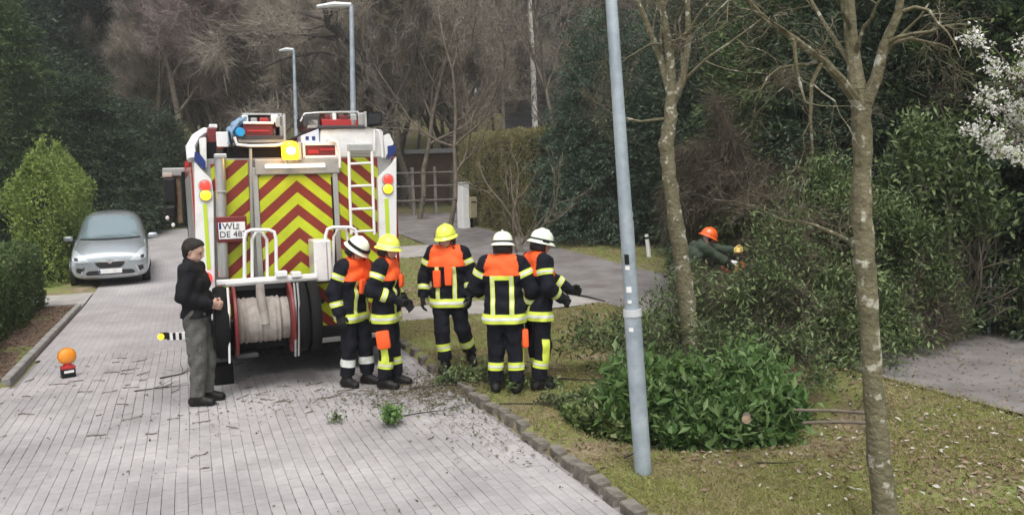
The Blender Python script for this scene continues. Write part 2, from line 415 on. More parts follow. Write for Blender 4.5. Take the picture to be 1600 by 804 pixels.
M['core'] = mat('hedge_inner_wood', (.03, .032, .018), .95, var=.5, scale=12)
M['grass'] = leaf_mat('short_mossy_grass', [(.13, .14, .03), (.20, .21, .05), (.27, .26, .08), (.34, .30, .15), (.22, .17, .09)], .7, .3)
M['litter'] = leaf_mat('dead_leaves', [(.12, .08, .05), (.22, .15, .09), (.32, .25, .17), (.16, .10, .065)], .8, .1)
M['litter_pale'] = leaf_mat('pale_dead_leaves', [(.40, .37, .30), (.55, .52, .45), (.62, .60, .55)], .8, .1)
def bark_lichen():
    m = mat('mossy_bark_with_lichen', (.165, .145, .088), .9, color2=(.095, .088, .045), scale=7, bump=1.0, bscale=28)
    nt = m.node_tree; b = nt.nodes['Principled BSDF']; src = b.inputs['Base Color'].links[0].from_socket
    tc = [n for n in nt.nodes if n.type == 'TEX_COORD'][0]
    no = _n(nt, 'ShaderNodeTexNoise', Scale=11, Detail=3, Roughness=.5); nt.links.new(tc.outputs['Object'], no.inputs['Vector'])
    mr = _n(nt, 'ShaderNodeMapRange'); mr.inputs['From Min'].default_value = .58; mr.inputs['From Max'].default_value = .64
    nt.links.new(no.outputs[0], mr.inputs['Value'])
    mx = _n(nt, 'ShaderNodeMix', data_type='RGBA'); mx.inputs[7].default_value = (.36, .35, .28, 1)
    nt.links.new(src, mx.inputs[6]); nt.links.new(mr.outputs[0], mx.inputs[0]); nt.links.new(mx.outputs[2], b.inputs['Base Color']); return m
M['lichen'] = bark_lichen()

def grow(rs, starts, levels, crook=.16, up=.10, ang=(.5, 1.0), kids=.75, shrink=(.45, .72), first=.3, nseg=6):
    "starts: list of (p, d, length, r). Returns branch segments and twig seeds (p, d, level)"
    segs, tw = [], []; stack = [(np.array(p, float), np.array(d, float), l, r, 0) for p, d, l, r in starts]
    while stack:
        p, d, l, r, lv = stack.pop(); n = max(3, nseg - lv); st = l/n; d = d/np.linalg.norm(d)
        for i in range(n):
            d = d + rs.normal(size=3)*crook + np.array([0, 0, up]); d /= np.linalg.norm(d)
            q = p + d*st; ra, rb = r*(1-.7*i/n), r*(1-.7*(i+1)/n)
            segs.append([*p, *q, ra, rb]); f = (i+1)/n
            if lv < levels and (f > first or lv > 0) and rs.rand() < kids:
                for _ in range(1 if rs.rand() < .6 else 2):
                    ax = np.cross(d, rs.normal(size=3)); ax /= np.linalg.norm(ax); a = rs.uniform(*ang)
                    dd = d*math.cos(a) + ax*math.sin(a)
                    stack.append((q, dd, l*rs.uniform(*shrink)*(1-.35*f), rb*.62, lv+1))
            if lv >= levels-1: tw.append((*q, *d))
            p = q
    return np.array(segs), np.array(tw)
def twig_blades(name, tw, per, L, W, seed, spread=1.5, up=.0):
    rs = RS(seed); P = np.repeat(tw[:, :3], per, 0); D = np.repeat(tw[:, 3:], per, 0)
    D = unit(D + rs.normal(size=D.shape)*spread + [0, 0, up])
    return blades_mesh(name, P + rs.normal(size=P.shape)*L*.15, D, L*rs.uniform(.4, 1.3, len(P)), W, seed)
def bare_tree_meshes(seed, H, r0, levels=3, stems=1, twl=.9, tww=.022, per=5, crook=.14, up=.12, first=.3):
    rs = RS(seed); st = []
    for k in range(stems):
        a = rs.uniform(0, 2*PI); t = .0 if stems == 1 else .28
        st.append(((.15*math.cos(a)*(stems > 1), .15*math.sin(a)*(stems > 1), -.1), (t*math.cos(a), t*math.sin(a), 1), H*rs.uniform(.8, 1), r0))
    segs, tw = grow(rs, st, levels, crook, up, first=first, nseg=9)
    big = segs[:, 6] > r0*.22
    tm = frustums_mesh('trunk', segs[big], 7); 
    sm = segs[~big]
    cm = frustums_mesh('limb', sm, 4)
    wm = twig_blades('crown', tw, per, twl, tww, seed+1)
    return tm, cm, wm
def make_bare(name, seed, H, r0, label, bark, twig, loc, rz=0, group=None, **kw):
    tm, cm, wm = bare_tree_meshes(seed, H, r0, **kw)
    t = thing(name, label, 'tree', loc, rz, group)
    link('trunk', tm, bark, t); lb_ = link('limbs', cm, bark, t); link('crown', wm, twig, t)
    if kw.get('levels') == 1: tag(lb_, kind='stuff')
    return t

def conifer_mesh(seed, H, R, nfr, per, L, W, droop=.5, shape=.8, low=.02, rag=.3, ext=.35):
    rs = RS(seed)
    t = low + (1-low)*(1-np.sqrt(1-rs.rand(nfr)*.995)); a = rs.uniform(0, 2*PI, nfr)
    lump = 1 + rag*(np.sin(3*a + 9*t + seed)*.5 + np.sin(7*a - 17*t)*.35 + rs.normal(size=nfr)*.35)
    rad = R*np.power(1-t, shape)*lump*(.55 + .45*rs.beta(2.5, 1, nfr)) + .05
    C = np.stack([rad*np.cos(a), rad*np.sin(a), t*H], 1)
    out = np.stack([np.cos(a), np.sin(a), -droop + .9*t], 1) + rs.normal(size=(nfr, 3))*.25
    out = unit(out); P = np.repeat(C, per, 0); D = np.repeat(out, per, 0); n = len(P)
    fl = np.repeat(rs.uniform(.6, 1.4, nfr), per)
    s = rs.uniform(-1, .9, n)[:, None]*ext*fl[:, None]
    w = rs.normal(size=(n, 3))*ext*.42*(1-np.abs(s)*.6/ext)
    P = P + D*s + w*[1, 1, .55]
    Dl = unit(D + w*1.6/ext + rs.normal(size=(n, 3))*.35); N = unit(rs.normal(size=(n, 3))*.6 + [0, 0, 1])
    keep = P[:, 2] > .02
    P, Dl, N = P[keep], Dl[keep], N[keep]; n = len(P)
    return leaves_mesh('crown', P, Dl, N, L*rs.uniform(.6, 1.3, n), W*rs.uniform(.6, 1.3, n))
def make_conifer(name, label, loc, m, mesh, H, r=.16, rz=0, scale=1, group=None, cat='tree'):
    t = thing(name, label, cat, loc, rz, group); t.scale = (scale,)*3 if isinstance(scale, (int, float)) else scale
    tr = MB().tube([(0, 0, -.1), (.05, .02, H*.4), (0, 0, H*.95)], [r, r*.7, .02], 8).build('trunk', M['dark_bark'], t, True)
    o = link('crown', mesh if isinstance(mesh, bpy.types.Mesh) else mesh, m, t)
    return t
def box_hedge(name, label, x0, x1, y0, y1, h, n, L, W, m, seed, rnd_top=.12, faces='all', rough=.10, cat='hedge', taper=.12):
    rs = RS(seed); cx, cy = (x0+x1)/2, (y0+y1)/2; base = rise(cx, cy)
    t = thing(name, label, cat, (cx, cy, 0)); wx, wy = (x1-x0)/2, (y1-y0)/2
    areas = np.array([2*wy*h, 2*wy*h, 2*wx*h, 2*wx*h, 4*wx*wy]); f = rs.choice(5, n, p=areas/areas.sum())
    u, v = rs.uniform(-1, 1, n), rs.uniform(0, 1, n); dep = rs.exponential(.07, n)
    X = np.where(f == 0, -wx+dep, np.where(f == 1, wx-dep, u*wx)); Y = np.where(f == 2, -wy+dep, np.where(f == 3, wy-dep, np.where(f == 4, (2*v-1)*wy, u*wy)))
    Z = np.where(f == 4, h-dep, v*h)
    lump = rough*(np.sin(2.3*Y+seed)*np.sin(3.1*Z+1) + np.sin(5.7*Y+1)*np.sin(6.3*X) + .6*rs.normal(size=n))
    nrm = np.stack([np.where(f == 0, -1, np.where(f == 1, 1, 0)), np.where(f == 2, -1, np.where(f == 3, 1, 0)), np.where(f == 4, 1, 0)], 1).astype(float)
    P = np.stack([X, Y, Z], 1) + nrm*lump[:, None]
    rr = np.minimum(1, (h-P[:, 2])/max(rnd_top, .01)); k = rr < 1
    P[k, 0] *= 1-taper*(1-rr[k])**1.5; P[:, 2] = np.maximum(P[:, 2], .03)
    P[:, 2] += rise_np(P[:, 0]+cx, P[:, 1]+cy)
    D = unit(rs.normal(size=(n, 3)) + nrm*.8 + [0, 0, .5]); N = unit(rs.normal(size=(n, 3))*.8 + nrm)
    link('foliage', leaves_mesh('foliage', P, D, N, L*rs.uniform(.6, 1.3, n), W*rs.uniform(.6, 1.3, n)), m, t)
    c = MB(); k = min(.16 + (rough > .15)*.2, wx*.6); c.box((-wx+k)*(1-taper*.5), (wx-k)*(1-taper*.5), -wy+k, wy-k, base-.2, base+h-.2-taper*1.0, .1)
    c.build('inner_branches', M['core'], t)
    return t

# ---- left side
box_hedge('trimmed_hedge', 'low trimmed green hedge along the bare soil strip and pale kerb', -4.3, -2.78, 9.2, 18.5, 1.34, 80000, .055, .032, M['leaf_hedge'], 3, rough=.06)
box_hedge('trimmed_hedge', 'tall yellow green hedge with rounded top beside the parked silver car', -3.85, -2.95, 22.0, 28.5, 3.15, 40000, .09, .05, M['leaf_lime'], 8, rnd_top=1.0, rough=.2, taper=.75)
CY1 = at(8, 420, 27.5); CY1.z = .4; CY2 = at(-75, 420, 23); CY2.z = .2
ca = conifer_mesh(11, 11, 2.3, 1500, 34, .17, .055, droop=.5, shape=.55, rag=.3, ext=.42)
make_conifer('cypress_tree', 'tall olive green cypress rising behind the low trimmed hedge', CY1, M['needle_mid'], ca, 11, scale=(1, 1, 1))
ca2 = ca.copy(); ca2.materials.clear()
make_conifer('cypress_tree', 'tall dark cypress between the olive cypress and the yellow green hedge', CY2, M['needle_mid'], ca2, 11, rz=2.0, scale=(.8, .8, .95))
cb = conifer_mesh(23, 6.5, 2.0, 1200, 34, .17, .06, droop=.55, shape=.45, rag=.35, ext=.42)
first = True
for i, (px, u, s, lab) in enumerate([(150, 30, 1.0, 'dark evergreen behind the tall yellow green hedge'), (205, 33, .9, 'dark evergreen behind the parked silver car'), (262, 36, .84, 'small dark evergreen beyond the side mirror of the fire engine'), (95, 31, 1.15, 'broad dark evergreen under the far pines'), (232, 39, .8, 'narrow dark evergreen between two wider ones')]):
    p = at(px, 400, u); z = rise(p.x, p.y)
    make_conifer('evergreen_shrub', lab, (p.x, p.y, z), M['needle_dark'], cb, 6.5, rz=i*1.3, scale=(s, s, s))
# far pines, top left
cp = conifer_mesh(31, 18, 3.2, 900, 40, .34, .10, droop=.2, shape=.35, low=.42, rag=.5, ext=.75)
for i, (px, u, s) in enumerate([(60, 44, 1), (150, 47, 1.05), (215, 52, 1.0), (-20, 40, 1), (110, 58, 1.15)]):
    p = at(px, 350, u)
    make_conifer('pine_tree', 'tall blue green pine rising over the far woodland', (p.x, p.y, float(ground_z(p.x, p.y))), M['needle_blue'], cp, 18, .2, rz=i*2.1, scale=s, group='pines over the far woodland')

# ---- woodland of bare trees
protos = []
specs = [(41, 15, .20, M['bark'], M['twig']), (42, 17, .22, M['bark'], M['twig_grey']), (43, 14, .16, M['bark'], M['twig_red']), (44, 16, .18, M['bark'], M['twig_green'])]
names = {0: 'brown twigged bare tree standing in the far woodland', 1: 'grey twigged bare tree standing in the far woodland', 2: 'reddish twigged bare tree standing in the far woodland', 3: 'olive twigged bare tree standing in the far woodland'}
rw = RS(77); k = 0
def wood_spot(px, u, kind):
    global k
    p = at(px, 330, u); loc = (p.x, p.y, float(ground_z(p.x, p.y))-.05)
    if protos_at[kind] is None:
        s = specs[kind]
        protos_at[kind] = make_bare('bare_tree', s[0], s[1], s[2], names[kind], s[3], s[4], loc, 0, 'bare trees of the far woodland', levels=4, twl=.5, tww=.015, per=6)
    else: dup(protos_at[kind], loc, rw.uniform(0, 6.28), rw.uniform(.85, 1.15))
protos_at = [None]*4
for u, step in ((41, 66), (46, 58), (53, 52), (62, 50), (72, 46)):
    px = -60 + rw.uniform(0, 40)
    while px < 1010:
        if px < 240: kind = rw.choice([1, 1, 0, 3])
        elif px < 300: kind = rw.choice([1, 0, 1, 2])
        elif px < 420: kind = rw.choice([2, 2, 0, 1])
        elif px < 600: kind = rw.choice([0, 2, 3, 0])
        else: kind = rw.choice([0, 3, 3, 1])
        if not (760 < px < 900 and u < 60) and not (px < 235 and u < 60): wood_spot(px + rw.uniform(-15, 15), u + rw.uniform(-2.5, 2.5), kind)
        px += step*rw.uniform(.7, 1.3)
# distant wood as one mass
n = 52000; U_ = rw.uniform(78, 112, n); LAT = rw.uniform(-.85, .85, n)*U_
Xw = FWD.x*U_ + RGT.x*LAT; Yw = FWD.y*U_ + RGT.y*LAT; Zw = ground_z(Xw, Yw) + 24*rw.beta(1.2, 1.1, n)
dw = unit(rw.normal(size=(n, 3))*[.6, .6, .5] + [0, 0, .9])
tag(link('woodland', blades_mesh('woodland', np.stack([Xw, Yw, Zw], 1), dw, rw.uniform(1.5, 4.2, n), rw.uniform(.07, .20, n), 5), M['twig']), 'far bare brown woodland closing the view behind the trees', 'woodland', kind='stuff')

# dark crooked tree whose limbs reach behind the street lamps
def px_tube(mb, pts, u, rs_, n=7): mb.tube([at(x, y, u + (0 if len(q) == 0 else q[0])) for x, y, *q in pts], rs_, n)
def px_tree(name, label, base_px, u, trunk, limbs, bark, twigmat=None, seed=1, grown=True, levels=2, per=5, twl=.4, tww=.008, kids=.75, glen=.9, gup=.02, crook=.2):
    b = on_ground(*base_px) if base_px[1] < 900 else at(*base_px, u)
    t = thing(name, label, 'tree', (b.x, b.y, float(ground_z(b.x, b.y)))); O = Vector(t.location)
    mb = MB(); TP_ = []; TR_ = []; rj = RS(seed+7)
    for (x, y, r), (x2, y2, r2) in zip(trunk, trunk[1:]):
        for q in range(4): f_ = q/4; TP_.append(at(x+(x2-x)*f_ + rj.normal()*.8, y+(y2-y)*f_, u)-O); TR_.append((r+(r2-r)*f_)*rj.uniform(.95, 1.06))
    TP_.append(at(trunk[-1][0], trunk[-1][1], u)-O); TR_.append(trunk[-1][2]); mb.tube(TP_, TR_, 16)
    for v in mb.bm.verts: v.co += Vector(rj.normal(size=3))*.003
    mb.build('trunk', bark, t, True)
    mb = MB(); starts = []
    for lim in limbs:
        P = [at(x, y, u+du)-O for x, y, du, r in lim]; R = [q[3] for q in lim]; mb.tube(P, R, 8)
        for a, bb, r in zip(P[1:], P[2:] + [P[-1]*2-P[-2]], R[1:]):
            starts.append((a, (bb-a).normalized() + Vector(RS(seed+len(starts)).normal(size=3)*.7), glen, max(r*.5, .004)))
    mb.build('limbs', bark, t, True)
    if grown:
        segs, tw = grow(RS(seed), [(tuple(p), tuple(d), l, r) for p, d, l, r in starts], levels, crook, gup, kids=kids)
        link('branches', frustums_mesh('branches', segs, 4), bark, t)
        if twigmat: link('crown', twig_blades('crown', tw, per, twl, tww, seed+3), twigmat, t)
    return t
px_tree('bare_tree', 'dark crooked bare tree with limbs reaching behind the street lamp poles', (600, 352), 33,
    [(604, 360, .28), (600, 250, .24), (592, 150, .21), (570, 85, .17)],
    [[(570, 85, 0, .16), (545, 62, -1, .14), (512, 40, -1.5, .12), (505, 0, -2, .10), (490, -40, -2, .07)], [(545, 62, -1, .11), (520, 35, 0, .08), (470, 20, .5, .06), (430, 25, 1, .04)],
     [(592, 150, 0, .10), (535, 88, -1, .09), (500, 80, -1, .07), (440, 92, -1, .05), (405, 110, -1, .03)], [(570, 85, 0, .12), (590, 20, 0, .09), (600, -30, 0, .06)], [(540, 65, 0, .09), (480, 52, 1, .07), (430, 58, 1, .05), (400, 47, 1, .03)], [(598, 200, 0, .08), (640, 110, 0, .06), (660, 40, 0, .04)]],
    M['dark_bark'], M['twig'], 15, twl=.8, tww=.02, glen=2.6, per=6, levels=2)
# trees between truck and brown hedge
for i, (px, py, u, seed, H, r, tw, lab) in enumerate([(697, 388, 24.5, 51, 9, .085, M['twig'], 'slim bare tree in the verge behind the firefighter looking at the camera'), (818, 398, 22.5, 52, 3.3, .04, M['twig_green'], 'low forked bare shrub tree behind the two white helmets'), (655, 345, 34, 53, 11, .12, M['twig_green'], 'bare tree by the weathered rail fence'), (760, 340, 36, 54, 12, .13, M['twig'], 'bare tree just behind the brown hedge'), (860, 340, 33, 55, 10, .11, M['twig'], 'bare tree squeezed between the brown hedge and the big thuja')]):
    p = at(px, py, u); z = float(ground_z(p.x, p.y))
    make_bare('bare_tree', seed, H, r, lab, M['bark'], tw, (p.x, p.y, z), i, levels=1 if i == 1 else 3, twl=.38, tww=.010, per=1 if i == 1 else 3, first=.25 if i != 1 else .1, stems=4 if i == 1 else 1, up=.10)
# birch
p = at(832, 330, 37); z = float(ground_z(p.x, p.y))
t = thing('birch_tree', 'slender birch with white peeling trunk in front of the dark house roof', 'tree', (p.x, p.y, z)); O = Vector(t.location)
MB().tube([at(838, 330, 37)-O, at(836, 200, 37)-O, at(833, 110, 37)-O, at(829, 30, 37)-O, at(826, -40, 37)-O], [.16, .14, .12, .10, .07], 9).build('trunk', M['birch'], t, True)
segs, tw = grow(RS(9), [(tuple(at(833, y, 37)-O), (RS(y+50).uniform(-1, 1), RS(y+51).uniform(-1, 1), .5), 2.2, .03) for y in (120, 90, 60, 35, 10, -20)], 2, .2, .0)
link('branches', frustums_mesh('branches', segs, 4), M['dark_bark'], t); link('crown', twig_blades('crown', tw, 5, .5, .014, 2), M['twig'], t)

# brown trimmed hedge across the footpath
box_hedge('trimmed_hedge', 'tall trimmed olive brown hedge beside the far end of the footpath', 10.15, 12.6, 23.8, 30.6, 3.45, 90000, .095, .036, M['leaf_brown'], 12, rnd_top=.2, rough=.09)
# big thuja right of it and the evergreen wall
cth = conifer_mesh(61, 7.6, 2.3, 2000, 34, .13, .048, droop=.35, shape=.42, rag=.28, ext=.36)
p = at(948, 395, 25.0)
make_conifer('thuja_tree', 'big dense blue green thuja at the end of the brown hedge', (p.x+.3, p.y, rise(p.x, p.y)), M['needle_blue'], cth, 7.6, rz=.4, scale=(.98, .98, 1.02))
cth2 = cth.copy(); cth2.materials.clear(); cth2.materials.append(M['needle_dark']); cth3 = cth.copy(); cth3.materials.clear(); cth3.materials.append(M['needle_mid'])
wall = [(1095, 27.0, 1.2, 'blue green thuja behind the leaning bare tree'), (1240, 18.0, 1.05, 'dark thuja behind the worker in the orange helmet'), (1270, 16.2, 1.08, 'dark thuja behind the fallen tree crown'), (1395, 14.2, 1.0, 'dark thuja behind the lichen covered trunk'), (1500, 13.2, 1.0, 'dark thuja behind the wire fence'), (1600, 12.4, .98, 'dark thuja behind the white blossom'), (1700, 11.6, 1.0, 'dark thuja at the far end of the evergreen row past the wire fence'), (1340, 20, 1.35, 'very tall dark thuja towering behind the evergreen row'), (1190, 22, 1.4, 'very tall dark thuja behind the slim leaning tree and fallen crown'), (1500, 17, 1.4, 'very tall dark thuja above the blossom shrub')]
for i, (px, u, s, lab) in enumerate(wall):
    p = at(px, 450, u)
    make_conifer('thuja_tree', lab, (p.x, p.y, rise(p.x, p.y)), None, [cth, cth2, cth3, cth2, cth2, cth3, cth2, cth3, cth2, cth3][i], 7.6, rz=i*1.7, scale=(s*.95, s*.95, s))
# ================================================================== NEAR VEGETATION
px_tree('verge_tree', 'lichen spotted bare tree standing in the mossy verge near the street lamp', (1385, 860), 4.75,
    [(1390, 880, 0.0840), (1384, 804, 0.0736), (1372, 690, 0.0640), (1361, 560, 0.0592), (1354, 440, 0.0576), (1349, 375, 0.0624), (1347, 340, 0.0560), (1346, 270, 0.0536), (1347, 205, 0.0560), (1345, 165, 0.0528)],
    [[(1346, 175, 0, .055), (1336, 110, .03, .042), (1329, 50, .05, .036), (1325, -20, .05, .03), (1322, -90, .05, .02)], [(1348, 170, 0, .045), (1370, 120, -.05, .034), (1382, 70, -.1, .028), (1404, 20, -.15, .024), (1412, -40, -.2, .015)],
     [(1343, 165, 0, .035), (1315, 125, -.1, .026), (1285, 95, -.2, .022), (1240, 60, -.3, .018), (1195, 30, -.35, .013), (1160, -10, -.4, .01)], [(1285, 95, -.2, .014), (1268, 130, -.25, .011), (1266, 190, -.25, .009), (1270, 240, -.2, .006)],
     [(1240, 60, -.3, .012), (1245, 110, -.3, .009), (1258, 160, -.3, .006)], [(1348, 390, 0, .022), (1320, 372, .1, .014), (1270, 350, .2, .009), (1225, 345, .3, .005)], [(1336, 110, .03, .018), (1290, 40, .2, .012), (1255, -20, .3, .008)], [(1382, 70, -.1, .016), (1420, 60, 0, .011), (1470, 70, .1, .006)]],
    M['lichen'], M['twig_dark'], 21, levels=2, per=1, twl=.12, tww=.004, glen=.5, kids=.55, gup=-.05, crook=.28)
px_tree('verge_tree', 'slim leaning bare tree with pruned knots rising behind the laurel bush', (1083, 572), 9.3,
    [(1085, 585, .125), (1080, 540, .105), (1073, 470, .098), (1064, 400, .090), (1057, 360, .098), (1053, 330, .082), (1044, 260, .078), (1042, 225, .088), (1047, 190, .075), (1050, 150, .07)],
    [[(1050, 155, 0, .055), (1035, 100, .1, .045), (1020, 60, .15, .035), (1000, 10, .2, .03), (985, -30, .2, .02)], [(1050, 155, 0, .06), (1046, 80, 0, .05), (1036, 20, 0, .04), (1030, -40, 0, .03)], [(1052, 160, 0, .05), (1068, 120, -.1, .042), (1076, 60, -.1, .035), (1074, 0, -.1, .03), (1076, -50, -.1, .02)],
     [(1060, 135, 0, .02), (1100, 95, -.3, .016), (1150, 60, -.5, .012), (1190, 30, -.6, .008)], [(1045, 185, 0, .02), (1000, 190, .1, .014), (960, 180, .2, .009)]],
    M['lichen'], M['twig_dark'], 22, levels=2, per=2, twl=.25, tww=.006, glen=.9, kids=.6, crook=.2)

def leafy(rs, name, parent, tips, dirs, per, L, W, m, spread, cup=.6):
    "leaf rosettes round branch tips"
    P = np.repeat(tips, per, 0); D = np.repeat(unit(dirs), per, 0); n = len(P)
    P = P + rs.normal(size=(n, 3))*spread; D = unit(D*.5 + rs.normal(size=(n, 3))*cup + [0, 0, .1])
    N = unit(rs.normal(size=(n, 3))*.5 + [0, 0, 1]); P = P + D*L*.4
    return link(name, leaves_mesh(name, P, D, N, L*rs.uniform(.5, 1.35, n), W*rs.uniform(.55, 1.35, n), .18), m, parent)
def bush(name, label, c, rx, ry, h, nst, levels, leafm, L, W, per, seed, cat='bush', barkm=None, spread=.05, z0=None, up=.10, rzz=0, keepout=None, thin=1.0, zmin=.03):
    rs = RS(seed); z = float(ground_z(c[0], c[1])) if z0 is None else z0
    t = thing(name, label, cat, (c[0], c[1], z)); st = []
    for k in range(nst):
        a = rs.uniform(0, 2*PI); q = math.sqrt(rs.rand())*.6; ca_, sa_ = math.cos(a), math.sin(a)
        st.append(((q*rx*ca_*.8, q*ry*sa_*.8, -.05), (ca_*rs.uniform(.2, 1.1)*rx/h, sa_*rs.uniform(.2, 1.1)*ry/h, 1), h*rs.uniform(.55, .95), .016+.006*h))
    segs, tw = grow(rs, st, levels, .18, up, (.4, 1.0), .85, (.4, .65), .15, 6)
    ok = lambda P: ((P[:, 0]/rx)**2 + (P[:, 1]/ry)**2 + (np.maximum(P[:, 2], 0)/(h*1.05))**2 < 1.0 + .3*np.sin(4.3*P[:, 0]+seed)*np.sin(3.9*P[:, 1]+1) + .25*np.sin(9*P[:, 0]+2*P[:, 1]))
    segs = segs[ok(segs[:, 3:6])]; link('stems', frustums_mesh('stems', segs, 4), barkm or M['bark'], t)
    tw = tw[ok(tw[:, :3])]; tw = tw[rs.rand(len(tw)) < thin]; tw = tw[tw[:, 2] > zmin]
    leafy(rs, 'foliage', t, tw[:, :3], tw[:, 3:], per, L, W, leafm, spread)
    return t
bush('laurel_bush', 'glossy dark green laurel bush growing in the hollow behind the grass rim', (4.62, 6.45), 1.3, .95, .74, 30, 3, M['leaf_laurel'], .12, .052, 4, 5, spread=.085)
bush('laurel_bush', 'small light green laurel shoot beside the lamp post edge of the hollow', (3.72, 6.75), .55, .5, .78, 12, 2, M['leaf_bright'], .10, .045, 5, 6, spread=.045)
# fallen tree crown lying across the footpath
rs = RS(101); t = thing('fallen_tree', 'fallen evergreen tree crown with tangled bare branches lying across the footpath', 'tree', (7.2, 8.4, .03)); O = Vector(t.location)
MB().tube([(2.6, -.7, .25), (1.6, -.3, .4), (.6, .0, .55), (-.4, .3, .7), (-1.2, .5, .85)], [.15, .13, .11, .08, .04], 10).build('trunk', M['bark'], t, True)
st = []
for k in range(74):
    f = rs.rand(); b = np.array([2.2-3.5*f, -.5+1.0*f, .4+1.3*f]) if k < 46 else np.array([rs.uniform(-1.9, 1.9), rs.uniform(-1.1, .9), .1])
    a = rs.uniform(0, 2*PI); st.append((b, (math.cos(a), .8*math.sin(a), rs.uniform(-.35, .9)), rs.uniform(.9, 2.0), rs.uniform(.014, .032)))
segs, tw = grow(rs, st, 3, .20, -.01, (.4, 1.0), .8, (.4, .65), .1, 6)
def okf(P): return (P[:, 2] > .02) & (((P[:, 0]-.35)/2.1)**2 + (P[:, 1]/1.6)**2 + (P[:, 2]/np.clip(1.95 + .33*P[:, 0] + .3*np.sin(2.6*P[:, 0]+.8), 1.1, 2.7))**2 < 1.1)
segs = segs[okf(segs[:, 3:6]) & okf(segs[:, :3])]; tw = tw[okf(tw[:, :3])]
print('fallen', len(segs), len(tw))
hole = np.array([at(1125, 392, 10.5)])[0]-np.array(O)     # gap in the tangle through which the worker shows
def clear(P, r=.20):
    # opening that follows the worker's arm space
    d = np.array(at(1128, 392, 13.0)) - np.array((0, 0, CAMH)); d /= np.linalg.norm(d)
    q = P + np.array(O) - np.array((0, 0, CAMH)); return np.linalg.norm(q - (q@d)[:, None]*d, axis=1) > r
segs = segs[clear(segs[:, 3:6], .48) & clear((segs[:, 3:6]+segs[:, :3])/2, .46) & clear(segs[:, :3], .44)]; link('limbs', frustums_mesh('limbs', segs, 4), M['limb'], t)
lump = np.sin(3.1*tw[:, 0]+1)*np.sin(2.7*tw[:, 2]+.5) + .7*np.sin(5.3*tw[:, 0]-4.1*tw[:, 2]+2*tw[:, 1]) + .25*rs.normal(size=len(tw))
pick = lump > .22
fo = tw[pick]; fo = fo[clear(fo[:, :3], .44)]
leafy(rs, 'foliage', t, fo[:, :3], fo[:, 3:], 12, .085, .027, M['leaf_olive'], .11)
link('twigs', twig_blades('twigs', tw[~pick & clear(tw[:, :3], .38)], 1, .3, .007, 8), M['twig_dark'], t)
# low brushwood pile in front of it
rs = RS(131); t = thing('brushwood_pile', 'low heap of cut branches between the laurel bush and the footpath', 'brushwood', (5.85, 8.2, .04))
st = []
for k in range(32):
    a = rs.uniform(-PI, PI); st.append(((rs.uniform(-1.1, 1.3), rs.uniform(-.8, .8), rs.uniform(.0, .15)), (math.cos(a), math.sin(a), rs.uniform(-.05, .55)), rs.uniform(.6, 1.3), rs.uniform(.008, .018)))
segs, tw = grow(rs, st, 2, .16, -.01, (.3, .9), .8, (.4, .7), .1, 6); keep = segs[:, 5] > .0; segs = segs[keep]; tw = tw[tw[:, 2] > .02]
link('branches', frustums_mesh('branches', segs, 4), M['limb'], t); pick = rs.rand(len(tw)) < .6
leafy(rs, 'foliage', t, tw[pick, :3], tw[pick, 3:], 6, .08, .028, M['leaf_olive'], .07); link('twigs', twig_blades('twigs', tw[~pick], 1, .25, .006, 9), M['twig_dark'], t)
# dead drooping tangle behind the worker
rs = RS(151); p = at(1185, 470, 14.8); t = thing('dead_shrub', 'dark brown tangle of drooping dead branches behind the orange helmeted worker', 'shrub', (p.x, p.y, rise(p.x, p.y)))
st = []
for k in range(30):
    a = rs.uniform(0, 2*PI); st.append(((rs.normal()*.12, rs.normal()*.12, rs.uniform(.2, 1.6)), (math.cos(a)*.4, math.sin(a)*.4, 1), rs.uniform(1.2, 1.9), .022))
segs, tw = grow(rs, st, 3, .16, -.16, (.3, .8), .8, (.45, .7), .2, 8); segs = segs[segs[:, 5] > .1]; tw = tw[tw[:, 2] > .1]
MB().tube([(0, 0, -.1), (.03, .02, 1.0), (0, 0, 1.8)], [.09, .07, .04], 8).build('trunk', M['dark_bark'], t, True)
link('limbs', frustums_mesh('limbs', segs, 4), M['limb'], t); link('twigs', twig_blades('twigs', tw, 3, .35, .009, 4, .9, -.4), M['twig_dark'], t)
# shrubs along the footpath
p = at(1165, 400, 14.6); bush('broadleaf_shrub', 'light green shrub just above the orange helmeted worker', (p.x, p.y+.4), 1.0, .8, 2.2, 14, 3, M['leaf_bright'], .12, .055, 3, 71, spread=.09, thin=.5)
p = at(1440, 400, 10.6); bush('broadleaf_shrub', 'mid green shrub hanging over the path behind the lichen spotted trunk', (p.x+.2, p.y), 1.05, .9, 2.75, 18, 3, M['leaf_olive'], .11, .045, 3, 72, spread=.10, thin=.6, zmin=1.45)
p = at(1590, 400, 10.4); bush('holly_shrub', 'dark glossy shrub in front of the wire fence beside the path', (p.x+.5, p.y-.1), .9, .6, 1.1, 14, 2, M['leaf_olive'], .08, .04, 4, 73, spread=.07)
